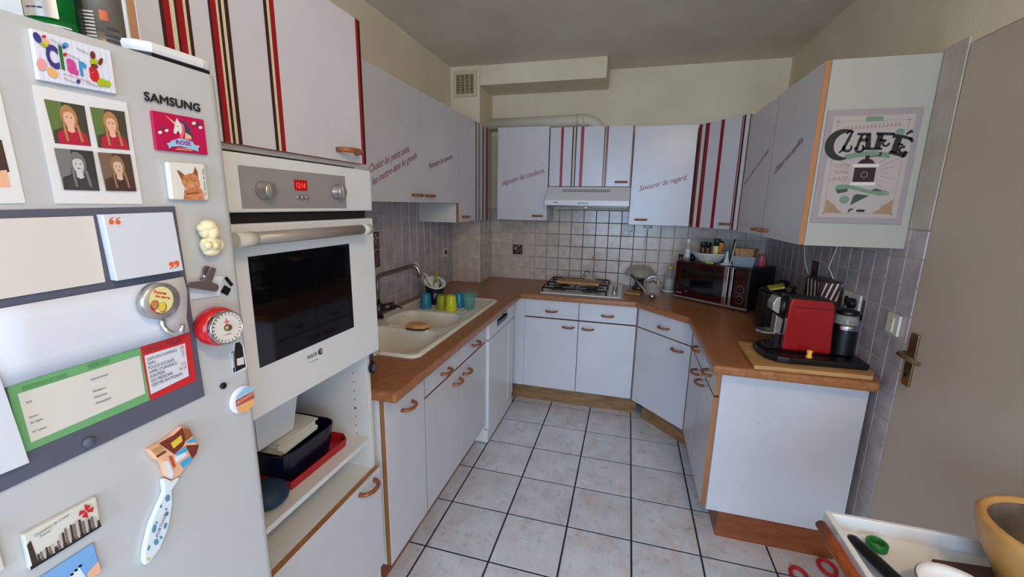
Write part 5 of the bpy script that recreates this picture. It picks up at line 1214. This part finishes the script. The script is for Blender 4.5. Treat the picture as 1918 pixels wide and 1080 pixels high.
# white sheet with a curling edge
t = thing('paper_sheet', 'plain white sheet of paper below the note pads on the grey board', 'paper', (FX, -2.58, 1.28))
mb = MB(); top_ = [(-80, 592), (60, 567), (200, 543), (300, 526), (343, 518)]; bot_ = [(-60, 748), (70, 705), (200, 667), (300, 638), (356, 621)]
lift = [.006, .006, .0065, .008, .013]
vs = []
for (a, b), l1 in zip(zip(top_, bot_), lift):
    for k in range(5):
        f_ = k/4; vs.append(at(a[0]+(b[0]-a[0])*f_+(4*math.sin(f_*6) if a[0] > 300 else 0), a[1]+(b[1]-a[1])*f_, X=FX+l1+.003*math.sin(f_*3.1)))
mb.add(vs, [(i*5+j, i*5+j+1, (i+1)*5+j+1, (i+1)*5+j) for i in range(4) for j in range(4)], 0, True)
o = mb.build('sheet', 'paper', t); s_ = o.modifiers.new('solid', 'SOLIDIFY'); s_.thickness = .0008
# contact card, green and red
q = [(13, 722), (262, 648), (281, 748), (45, 848)]; q2 = [(262, 648), (355, 622), (368, 712), (281, 750)]
t = magnet('contact_card', 'green and red emergency numbers card at the bottom of the grey board', 'card', [(13, 722), (262, 648), (355, 622), (368, 712), (281, 749), (45, 848)], .0055, 'label_green', bevel=0, base=.0042)
p = Prn(FX+.0055); p.poly('label_red', q2)
U = lambda u, v: quad(q, u, v); V = lambda u, v: quad(q2, u, v)
p.poly('paper_ivory', [U(.06, .16), U(.985, .16), U(.975, .86), U(.07, .90)]); p.poly('paper', [V(.05, .19), V(.88, .19), V(.86, .85), V(.04, .90)])
p.text('label_green_dk', 'IDENTIFIANTS ET CODES', U(.10, .14), U(.44, .14), (-1.2, -8)); p.text('label_green_dk', 'MÉDECINS', U(.60, .12), U(.76, .12), (-1.2, -8))
p.text('decor_plum', "NUMÉROS D'URGENCE", V(.05, .15), V(.90, .14), (-1.5, -9))
rows = [('SAPEURS-POMPIERS', '18', .30), ('SAMU', '15', .38), ('POLICE-SECOURS', '17', .46), ("APPEL D'URGENCE", '', .54), ('EUROPÉEN', '112', .62), ('SOS MÉDECINS', '36 24', .70), ('CENTRE ANTIPOISON', '', .78)]
for s_, n_, v in rows:
    w_ = .038*len(s_); p.text('ink_text', s_, V(.09, v), V(.09+w_, v), (-1, -5.5))
    if n_: p.text('ink_crimson', n_, V(.84-.06*len(n_)*.5, v-.02), V(.84, v-.02), (-1, -5.5))
for u, v, s_ in ((.10, .34, 'Wifi'), (.10, .56, 'Numéro'), (.10, .64, 'de ligne'), (.10, .78, 'N° client'), (.60, .32, 'Généraliste'), (.60, .52, 'Pédiatre'), (.60, .62, 'Dentiste'), (.60, .72, 'Ostéopathe')):
    p.text('ink_text', s_, U(u, v), U(u+.012*len(s_), v), (-.8, -4))
p.build(t)
t = magnet('paper_sheet', 'white paper hanging at the left edge in front of the grey board', 'paper', [(-60, 640), (-6, 690), (14, 745), (55, 866), (-40, 905)], .012, 'paper', bevel=0, base=.0105)
t = thing('board_magnet', 'small dark grey button magnet at the foot of the grey board', 'magnet', tuple(F(165, 827, .004)))
MB().lathe([(.0065, 0), (.0065, .003), (.005, .005), (0, .005)], (0, 0, 0), 20, M=Matrix.Translation(F(165, 827, .0042)) @ Matrix.Rotation(math.pi/2, 4, 'Y')).build('button', 'slate_gray', t)
# round hook magnet
hc_ = F(297, 563, .02); hk = thing('hook_magnet', 'round metal hook magnet with a picture of potatoes', 'magnet', (FX, hc_.y, hc_.z-.03))
Mh = Matrix.Translation((FX+.0145, hc_.y, hc_.z)) @ Matrix.Rotation(math.pi/2, 4, 'Y')
MB().lathe([(.0240, 0), (.0252, .002), (.0252, .010), (.0225, .013), (.0, .013)], seg=32, M=Mh).build('case', 'silver', hk)
p = Prn(FX+.0277); p.el('jar_cream', 302, 561, 23, 25, 10); p.el('cat_dark', 290, 571, 8, 10, 20); p.el('light_wood', 289, 570, 7, 9, 20); p.el('cat_dark', 305, 575, 7.5, 10, 5); p.el('mustard', 304, 574, 6.5, 9, 5)
p.poly('c_red', [(281, 568), (286, 575), (292, 584), (303, 586), (296, 588), (284, 580)]); p.text('c_red', 'Pommes', (288, 549), (312, 552), (0, -6), shear=.2, bold=.03); p.text('c_red', 'de terre', (291, 556), (318, 560), (0, -5), shear=.2, bold=.03); p.build(hk)
b0 = Vector((FX+.017, hc_.y+.001, hc_.z-.022))
MB().tube([b0, b0+Vector((0, .002, -.016)), b0+Vector((.004, .004, -.023)), b0+Vector((.014, .006, -.027)), b0+Vector((.024, .008, -.023)), b0+Vector((.026, .009, -.012))], .0035, 10).build('hook', 'silver', hk)
# plaster bust
t = thing('bust_magnet', 'small cream plaster bust magnet', 'magnet', tuple(F(395, 472, .001)))
c_ = F(396, 446, .010); mb = MB()
mat('plaster', rgb(232, 216, 170), 0.7)
def bl(px, py, tt, r, ry=None, rz=None): v = F(px, py, tt); mb.ball((v.x, v.y, v.z), r*.9, ry or r, rz or r, 12, 8)
bl(395, 432, .014, .0135, .0105, .0145); bl(390, 423, .014, .0135, .0125, .0095); bl(378, 427, .012, .008, .007, .0065); bl(384, 434, .012, .010, .008, .010); bl(404, 436, .018, .005, .004, .005); bl(394, 446, .012, .0085, .0065, .010)
bl(396, 458, .012, .0125, .0165, .0125); bl(384, 459, .012, .009, .0065, .0105); bl(411, 458, .013, .008, .0055, .009); bl(390, 459, .021, .006, .006, .006); bl(403, 459, .021, .006, .006, .006); bl(397, 470, .011, .010, .014, .0075)
mb.build('bust', 'plaster', t)
mat('clip_steel', rgb(128, 116, 114), 0.3, metal=0.6)
# bulldog clip with a slip of paper
t = thing('bulldog_clip', 'steel bulldog clip magnet holding a small slip of paper', 'clip', tuple(F(385, 540, .001)))
def ppl(pts, x0): return [at(x, y, X=FX+x0) for x, y in pts]
def K(pts): return [(340+x/6, 400+y/6) for x, y in pts]
MB().prism(ppl(K([(245, 755), (330, 610), (350, 602), (395, 615), (390, 640), (345, 770), (415, 795), (425, 830), (405, 872), (375, 876), (85, 830), (80, 800), (100, 768)]), .014), (-.003, 0, 0)).build('jaw', 'clip_steel', t, bevel=.001)
MB().prism(ppl(K([(240, 690), (245, 610), (280, 582), (325, 595), (270, 700)]), .006), (-.003, 0, 0)).build('lever', 'clip_steel', t, bevel=.001)
MB().tube([F(378, 521, .004), F(386, 515, .012)], .0035, 8).build('spring', 'chrome', t)
MB().prism(ppl(K([(85, 800), (100, 965), (430, 920), (470, 700), (300, 700)]), .0022), (-.0006, 0, 0)).build('slip', 'paper', t)
t = magnet('magnet_strip', 'thin slanted black magnet strip beside the clip', 'magnet', K([(487, 728), (513, 706), (583, 792), (560, 818)]), .002, 'black_plastic', bevel=0)
t = magnet('magnet_square', 'small black square magnet beside the clip', 'magnet', K([(445, 882), (487, 803), (558, 845), (520, 920)]), .002, 'black_plastic', bevel=0)
# red kitchen timer: dome with a dial turned to the right
rc = F(405, 610, .012); ax = Vector((.97, -.06, .02)).normalized()
ay_ = Vector((0, 0, 1)).cross(ax).normalized(); az_ = ax.cross(ay_); Mt = Matrix((ay_, az_, ax)).transposed().to_4x4()
tm = thing('kitchen_timer', 'red dome kitchen timer with a chrome-rimmed dial', 'timer', (FX, rc.y, rc.z-.025))
rc = Vector((FX+.0215, F(402, 610, .016).y, F(402, 610, .016).z))
MB().lathe([(.020, -.0205), (.027, -.015), (.0310, -.004), (.0310, .002), (.029, .010), (.026, .014)], rc, 32, M=Mt).build('dome', 'red_plastic', tm)
MB().lathe([(.0250, .010), (.0262, .013), (.0262, .022), (.0245, .0235), (.0240, .0212)], rc, 32, M=Mt, bot=False, top=False).build('bezel', 'chrome', tm)
MB().lathe([(.0242, .0212), (0, .0212)], rc, 32, M=Mt, bot=False).build('dial', 'paper_ivory', tm)
mb = MB(); o_2 = rc+ax*.0215
for k in range(24):
    a_ = 2*math.pi*k/24; u_, v_ = ay_*math.cos(a_)+az_*math.sin(a_), -ay_*math.sin(a_)+az_*math.cos(a_); r0, r1, wd = .0195, .0232, .0006
    mb.poly([o_2+u_*r0-v_*wd, o_2+u_*r1-v_*wd, o_2+u_*r1+v_*wd, o_2+u_*r0+v_*wd], 0)
mb.add(circ(o_2+az_*.009, ay_*.006, az_*.0008, 12), [list(range(12))], 1); mb.add(circ(o_2+ax*.0001+az_*.009, ay_*.0009, az_*.007, 12), [list(range(12))], 1)
mb.add(circ(o_2-az_*.011, ay_*.006, az_*.0007, 12), [list(range(12))], 1)
mb.build('dial_marks', ['ink_text', 'ink_crimson'], tm)
MB().lathe([(.0055, .0212), (.0045, .026), (0, .027)], rc, 14, M=Mt).build('dial_knob', 'bronze', tm)
# bottle magnet
def N(pts): return [(340+x*160/751, 560+y*160/751) for x, y in pts]
t = magnet('bottle_magnet', 'flat magnet in the shape of a dark wine bottle', 'magnet', N([(432, 458), (456, 448), (470, 380), (515, 372), (548, 410), (560, 480), (578, 600), (560, 620), (456, 656)]), .0015, 'paper', bevel=0)
p = Prn(FX+.0015); p.poly('ink_black', N([(472, 385), (512, 376), (535, 410), (545, 480), (565, 595), (475, 640), (462, 480)])); p.poly('navy', N([(434, 465), (456, 456), (470, 640), (458, 648)])); p.poly('paper_ivory', N([(484, 525), (545, 505), (552, 570), (490, 585)])); p.poly('paper', N([(438, 470), (450, 466), (462, 600), (452, 604)])); p.build(t)
t = thing('button_magnet', 'tiny round black magnet at the right of the fridge door', 'magnet', tuple(F(417, 722)))
MB().lathe([(.0052, 0), (.0052, .003), (.004, .004), (0, .004)], seg=18, M=Matrix.Translation(F(417, 722, .0005)) @ Matrix.Rotation(math.pi/2, 4, 'Y')).build('disc', 'black_plastic', t)
bc = F(458, 747, .006); t = thing('badge_magnet', 'round white and rust coloured souvenir badge', 'magnet', (FX, bc.y, bc.z-.017))
MB().lathe([(.0225, 0), (.0245, .002), (.0238, .0045), (.020, .006), (0, .0062)], seg=36, M=Matrix.Translation((FX+.0005, bc.y-.002, bc.z)) @ Matrix.Rotation(math.pi/2, 4, 'Y')).build('badge', 'magnet_white', t)
mat('rust', rgb(188, 84, 50), 0.4); p = Prn(FX+.0068); p.poly('rust', N([(475, 890), (625, 808), (640, 868), (482, 950)])); p.poly('c_orange', N([(484, 955), (640, 872), (630, 930), (580, 990), (500, 1004)])); p.text('paper', 'Kiruna', (340+490*.213, 560+930*.213), (340+622*.213, 560+838*.213), (-1, -6), shear=.3); p.poly('pale_blue', N([(480, 860), (560, 770), (640, 775), (625, 800), (480, 880)])); p.build(t)
# fish with houses
def H(pts): return [(260+x/3.6, 770+y/3.6) for x, y in pts]
mat('fish_white', rgb(222, 230, 234), 0.3); mat('fish_blue', rgb(92, 146, 172), 0.4); mat('sky_blue', rgb(64, 166, 214), 0.4)
fm = thing('fish_magnet', 'ceramic fish magnet with little houses, marked Portugal', 'magnet', tuple(F(300, 1050, .001)))
MB().prism([at(x, y, X=FX+.008) for x, y in H([(160, 462), (185, 450), (225, 468), (278, 440), (270, 470), (228, 530), (232, 620), (205, 780), (150, 920), (80, 1020), (45, 1038), (32, 1010), (38, 930), (75, 770), (130, 640), (172, 545)])], (-.0075, 0, 0)).build('fish', 'fish_white', fm, bevel=.002)
p = Prn(FX+.008)
for x, y, rx, ry in ((195, 585, 6, 9), (105, 790, 5, 11), (118, 880, 6, 8), (68, 920, 3, 7), (150, 640, 3, 4), (190, 690, 4, 6), (180, 770, 4, 8), (120, 750, 3, 3), (150, 850, 4, 4), (185, 660, 3, 3)): p.el('fish_blue', 260+x/3.6, 770+y/3.6, rx*.8, ry*.8, 15, 8)
p.text('ink_text', 'PORTUGAL', (260+130/3.6, 770+850/3.6), (260+195/3.6, 770+680/3.6), (-5, -2.0)); p.el('mustard', 260+68/3.6, 770+995/3.6, 3, 3); p.build(fm)
MB().prism([at(x, y, X=FX+.012) for x, y in H([(72, 262), (150, 220), (235, 165), (300, 102), (345, 120), (372, 175), (405, 235), (395, 290), (340, 355), (275, 435), (225, 462), (190, 440), (165, 350), (110, 320)])], (-.0115, 0, 0)).build('houses', 'peach', fm, bevel=.002)
p = Prn(FX+.012)
for m, pts in (('c_brown', [(135, 215), (235, 160), (295, 105), (320, 190), (300, 235), (240, 290)]), ('cat_dark', [(300, 110), (345, 122), (365, 165), (320, 200)]), ('mustard', [(215, 215), (285, 160), (295, 200), (235, 250)]), ('sky_blue', [(325, 200), (372, 178), (385, 205), (320, 215)]), ('sky_blue', [(240, 290), (310, 235), (330, 260), (290, 300)]), ('c_brown', [(315, 230), (405, 225), (390, 285), (360, 320), (335, 270)]), ('sky_blue', [(275, 350), (345, 300), (360, 325), (300, 385)]), ('fish_white', [(240, 310), (310, 275), (325, 295), (250, 345)]), ('c_brown', [(118, 300), (180, 262), (186, 275), (126, 312)]), ('board_wood', [(80, 262), (150, 228), (175, 258), (120, 295)]), ('fish_white', [(170, 340), (200, 330), (235, 420), (225, 455), (195, 440)]), ('rust', [(200, 300), (225, 300), (250, 370), (235, 385)])): p.poly(m, H(pts))
p.build(fm, 'painted_houses')
# city tile magnet
q = [(43, 1003), (181, 930), (190, 986), (58, 1068)]
t = magnet('tile_magnet', 'cream tile magnet with a skyline sketch and a red cross', 'magnet', q, .008, 'panel_cream', bevel=.0015)
p = Prn(FX+.008); U = lambda u, v: quad(q, u, v)
p.poly('ink_black', [U(0, .90), U(.3, .82), U(.6, .84), U(1, .86), U(1, .99), U(0, .99)]); p.poly('decor_dark', [U(.02, .3), (U(.08, .22)), U(.10, .55), U(.12, .9), U(.03, .9)])
rn = random.Random(5)
for k in range(22):
    u = .12+k*.040; hh = .25+.35*math.sin(max(0, (k-6)/15*math.pi))+rn.uniform(-.08, .08); p.poly(['decor_dark', 'decor_mid', 'decor_pale'][k % 3], [U(u, .92-hh*.9), U(u+.03, .92-hh*.85), U(u+.032, .92), U(u, .92)])
for k in range(4):
    r = math.pi/2*k+.15; cx, cy = U(.84, .27)
    p.poly('c_red', [(cx+15*math.cos(r-.45), cy+12*math.sin(r-.45)-6*math.cos(r)), (cx+15*math.cos(r+.45), cy+12*math.sin(r+.45)-6*math.cos(r)), (cx+2.5*math.cos(r+.8), cy+2.5*math.sin(r+.8)), (cx+2.5*math.cos(r-.8), cy+2.5*math.sin(r-.8))])
p.text('ink_text', 'Convento de Cristo', U(.14, .20), U(.62, .12), (-1, -4.5), shear=.2); p.text('ink_text', 'Tomar', U(.20, .30), U(.36, .27), (-1, -4.5), shear=.2); p.build(t)
mat('pic_sky', rgb(120, 168, 216), 0.4)
q = [(64, 1090), (176, 1017), (190, 1072), (80, 1150)]
t = magnet('picture_magnet', 'blue sky picture magnet at the bottom edge of the fridge door', 'magnet', q, .005, 'pic_sky', bevel=.001)
p = Prn(FX+.005); U = lambda u, v: quad(q, u, v)
p.poly('fish_white', [U(.40, .62), U(.62, .42), U(.70, .40), U(.78, .95), U(.42, .95)])
for k in range(5): p.el('navy', *U(.42+k*.075, .52-k*.04+.03), 4, 2.2, -30)
p.poly('peach', [U(.80, .72), U(1, .60), U(1, .98), U(.78, .98)]); p.build(t)
magnet('picture_magnet', 'pale magnet cut by the left edge near the foot of the fridge door', 'magnet', [(-60, 1010), (-12, 985), (10, 1065), (-40, 1095)], .006, 'paper_ivory', bevel=.001)

# spray cans on top of the fridge
mat('can_green', rgb(10, 120, 50), 0.2, metal=0.5); mat('can_silver', rgb(190, 180, 170), 0.25, metal=0.7); mat('can_gray', rgb(120, 114, 104), 0.4, metal=0.3); mat('can_dark', rgb(14, 40, 30), 0.3)
def can(label, px, py, r, bands, marks):
    p_ = at(px, py, Z=FZ+.001); d_ = Vector((p_.x-CAM.x, p_.y-CAM.y, 0)).normalized(); c_ = Vector((p_.x+d_.x*(r+.02), p_.y+d_.y*(r+.02), FZ+.001))
    t = thing('spray_can', label, 'spray can', tuple(c_), 0, 'cans on the fridge', local=True)
    for nm, z0, z1, m in bands: MB().lathe([(r, z0), (r, z1)] if nm != 'foot' else [(r-.002, 0), (r, .003), (r, z1)], seg=32).build(nm, m, t)
    z1 = bands[-1][2]; MB().lathe([(r, z1), (r*.6, z1+.015), (r*.45, z1+.02), (r*.45, z1+.04), (0, z1+.042)], seg=24).build('cap', 'black_plastic', t)
    ca_ = math.atan2(-d_.y, -d_.x)
    for k, (da, wd, z0, hh, m) in enumerate(marks):
        pts = []
        for s_ in range(7):
            a_ = ca_+da+wd*(s_/6-.5); pts.append((a_, s_))
        vs = [((r+.0004)*math.cos(a_), (r+.0004)*math.sin(a_), z) for z in (z0, z0+hh) for a_, s_ in pts]
        MB().add(vs, [(i, i+1, 8+i, 7+i) for i in range(6)], 0, True).build('print', m, t)
can('green and silver spray can on top of the fridge', 108, 60, .026, [('foot', 0, .019, 'can_green'), ('body', .019, .14, 'can_green')], [(.0, 1.1, .006, .0016, 'paper'), (.0, 1.0, .011, .0016, 'paper'), (-.55, 1.35, .0195, .08, 'can_silver'), (-.7, .7, .028, .002, 'ink_text'), (-.7, .6, .036, .002, 'ink_text'), (1.05, .5, 0.003, .12, 'can_dark')])
can('grey spray can with small print on top of the fridge', 196, 84, .0235, [('foot', 0, .02, 'can_gray'), ('body', .02, .15, 'can_gray')], [(-.55, .6, .005+k*.004, .0016, 'paper_ivory') for k in range(10)]+[(.45, .7, .010, .003, 'ink_text'), (.45, .7, .016, .003, 'ink_text'), (.45, .6, .024, .003, 'ink_text'), (.15, .35, .034, .012, 'rust')])
# ================================================================== trolley at the bottom right
TX0, TX1, TFY, TNY, TZ = .411, .885, -1.857, -2.52, .782
mat('enamel', rgb(232, 232, 230), 0.3); mat('ochre', rgb(200, 154, 92), 0.35, var=rgb(186, 136, 74), vscale=12); mat('stone_dark', rgb(128, 112, 98), 0.45, var=rgb(92, 78, 68), vscale=14); mat('dark_board', rgb(104, 68, 48), 0.5, var=rgb(80, 50, 36), vscale=8); mat('tape_green', rgb(22, 116, 44), 0.4)
tr = thing('serving_trolley', 'white enamel tray trolley with a wooden side handle in the right foreground', 'trolley', (.65, -2.19, 0))
MB().box(TX0+.012, TX1-.012, TNY+.012, TFY-.012, TZ-.046, TZ-.038).build('tray_floor', 'enamel', tr)
rim = MB()
for x0, x1, y0, y1 in ((TX0, TX0+.012, TNY, TFY), (TX1-.012, TX1, TNY, TFY), (TX0+.012, TX1-.012, TFY-.012, TFY), (TX0+.012, TX1-.012, TNY, TNY+.012)): rim.box(x0, x1, y0, y1, TZ-.046, TZ)
rim.build('tray_rim', 'enamel', tr, bevel=.003)
MB().tube([(TX0-.022, TFY-.045, TZ-.012), (TX0-.022, TFY-.11, TZ-.010), (TX0-.022, TFY-.115, TZ-.010), (TX0-.022, TNY+.05, TZ-.010)], [.012, .0135, .0145, .0145], 16).build('handle', 'stick_wood', tr)
for y in (TFY-.07, TNY+.08): MB().box(TX0-.024, TX0+.002, y-.007, y+.007, TZ-.020, TZ-.004).build('bracket', 'chrome', tr)
for x in (TX0+.09, TX1-.05):
    for y in (TFY-.13, TNY+.05):
        lg = MB().tube([(x, y, .05), (x, y, TZ-.046)], .011, 12).build('leg', 'enamel', tr)
        MB().lathe([(.0, -.02), (.022, -.018), (.025, 0), (.022, .018), (0, .02)], (0, 0, 0), 18, M=Matrix.Translation((x, y, .025)) @ Matrix.Rotation(math.pi/2, 4, 'X')).build('caster', 'black_plastic', lg)
MB().box(TX0+.01, TX1-.01, TNY+.01, TFY-.01, .30, .312).build('lower_shelf', 'enamel', tr, bevel=.002)
ZF = TZ-.0375
t = thing('wooden_board', 'dark brown wooden board lying in the trolley tray', 'board', (.75, -2.03, ZF))
MB().prism([(.60, -1.925, ZF), (.868, -1.90, ZF), (.868, -2.30, ZF), (.60, -2.30, ZF)], (0, 0, .010)).build('slab', 'dark_board', t, bevel=.002)
t = thing('stoneware_bowl', 'large ochre stoneware bowl with ringed dark interior on the trolley', 'bowl', (.756, -2.000, ZF+.0105), 0, local=True)
zr_ = .912-ZF-.0105; Rb = .132; Ri = Rb-.019
MB().lathe([(.06, 0), (.075, .004), (Rb-.012, zr_*.62), (Rb-.002, zr_-.022), (Rb, zr_-.008), (Rb-.005, zr_-.001), (Rb-.012, zr_), (Ri+.002, zr_-.003), (Ri, zr_-.010)], seg=48, top=False).build('shell', 'ochre', t)
ip = [(Ri, zr_-.010)]; H_ = zr_-.030
for k in range(1, 12):
    f_ = k/12; rr_ = Ri*(1-.55*f_**2.2); zz_ = zr_-.010-H_*f_
    ip += [(rr_+.0012, zz_+.005), (rr_-.0026, zz_)]
ip += [(.035, .018), (0, .016)]
MB().lathe(ip, seg=48, bot=False).build('interior', 'stone_dark', t)
t = thing('enamel_bowl', 'white enamel bowl in the trolley tray', 'bowl', (.565, -2.06, ZF+.0005), 0, local=True)
MB().lathe([(.034, .0005), (.045, .003), (.062, .040), (.068, .050), (.066, .053), (.058, .042), (.040, .008), (0, .006)], seg=36).build('shell', 'enamel', t)
MB().lathe([(.0665, .0535), (.0685, .0515)], seg=36, bot=False, top=False).build('rim_line', 'slate_gray', t)
t = thing('pan_handle', 'black pan handle lying across the trolley tray', 'handle', (.46, -2.02, ZF))
h0 = at(1592, 1003, Z=ZF+.018); h1 = at(1672, 1080, Z=ZF+.024)
dv = h1-h0
MB().tube([h0, h0+dv*.08, h0+dv*.5, h0+dv*1.1, h0+dv*1.6], [.007, .0125, .0155, .0165, .014], 14, sy=.75).build('grip', 'black_plastic', t)
MB().tube([h0+dv*1.6, h0+dv*2.1], [.007, .007], 10).build('tang', 'steel', t)
g0 = at(1643, 1017, Z=ZF+.013)
t = thing('green_ring', 'green plastic screw ring in the trolley tray', 'ring', (g0.x, g0.y, ZF), 0, local=True)
MB().lathe([(.019, .0005), (.021, .002), (.021, .016), (.019, .018), (.0155, .018), (.0145, .016), (.0145, .003), (.0155, .0005), (.019, .0005)], seg=32, bot=False, top=False, M=Matrix.Rotation(math.radians(35), 4, 'Z')).build('band', 'tape_green', t)
# red-handled shears on the floor by the plinth
t = thing('garden_shears', 'red-handled shears lying on the floor by the cabinet plinth', 'shears', tuple(at(1530, 1070, Z=.001)))
for px_, py_, rx, ry in ((1497, 1077, .030, .042), (1550, 1062, .030, .042)):
    c_ = at(px_, py_, Z=.010); MB().tube([(c_.x+rx*math.cos(a_), c_.y+ry*math.sin(a_), .010) for a_ in [2*math.pi*k/20 for k in range(20)]], .0075, 8, closed=True).build('grip', 'label_red', t)
a_ = at(1518, 1088, Z=.008); b_ = at(1570, 1085, Z=.008)
MB().tube([a_+Vector((0, 0, 0)), (a_+b_)/2+Vector((0, -.03, 0)), b_+Vector((.10, -.06, 0))], .006, 8).build('blade', 'dark_steel', t)
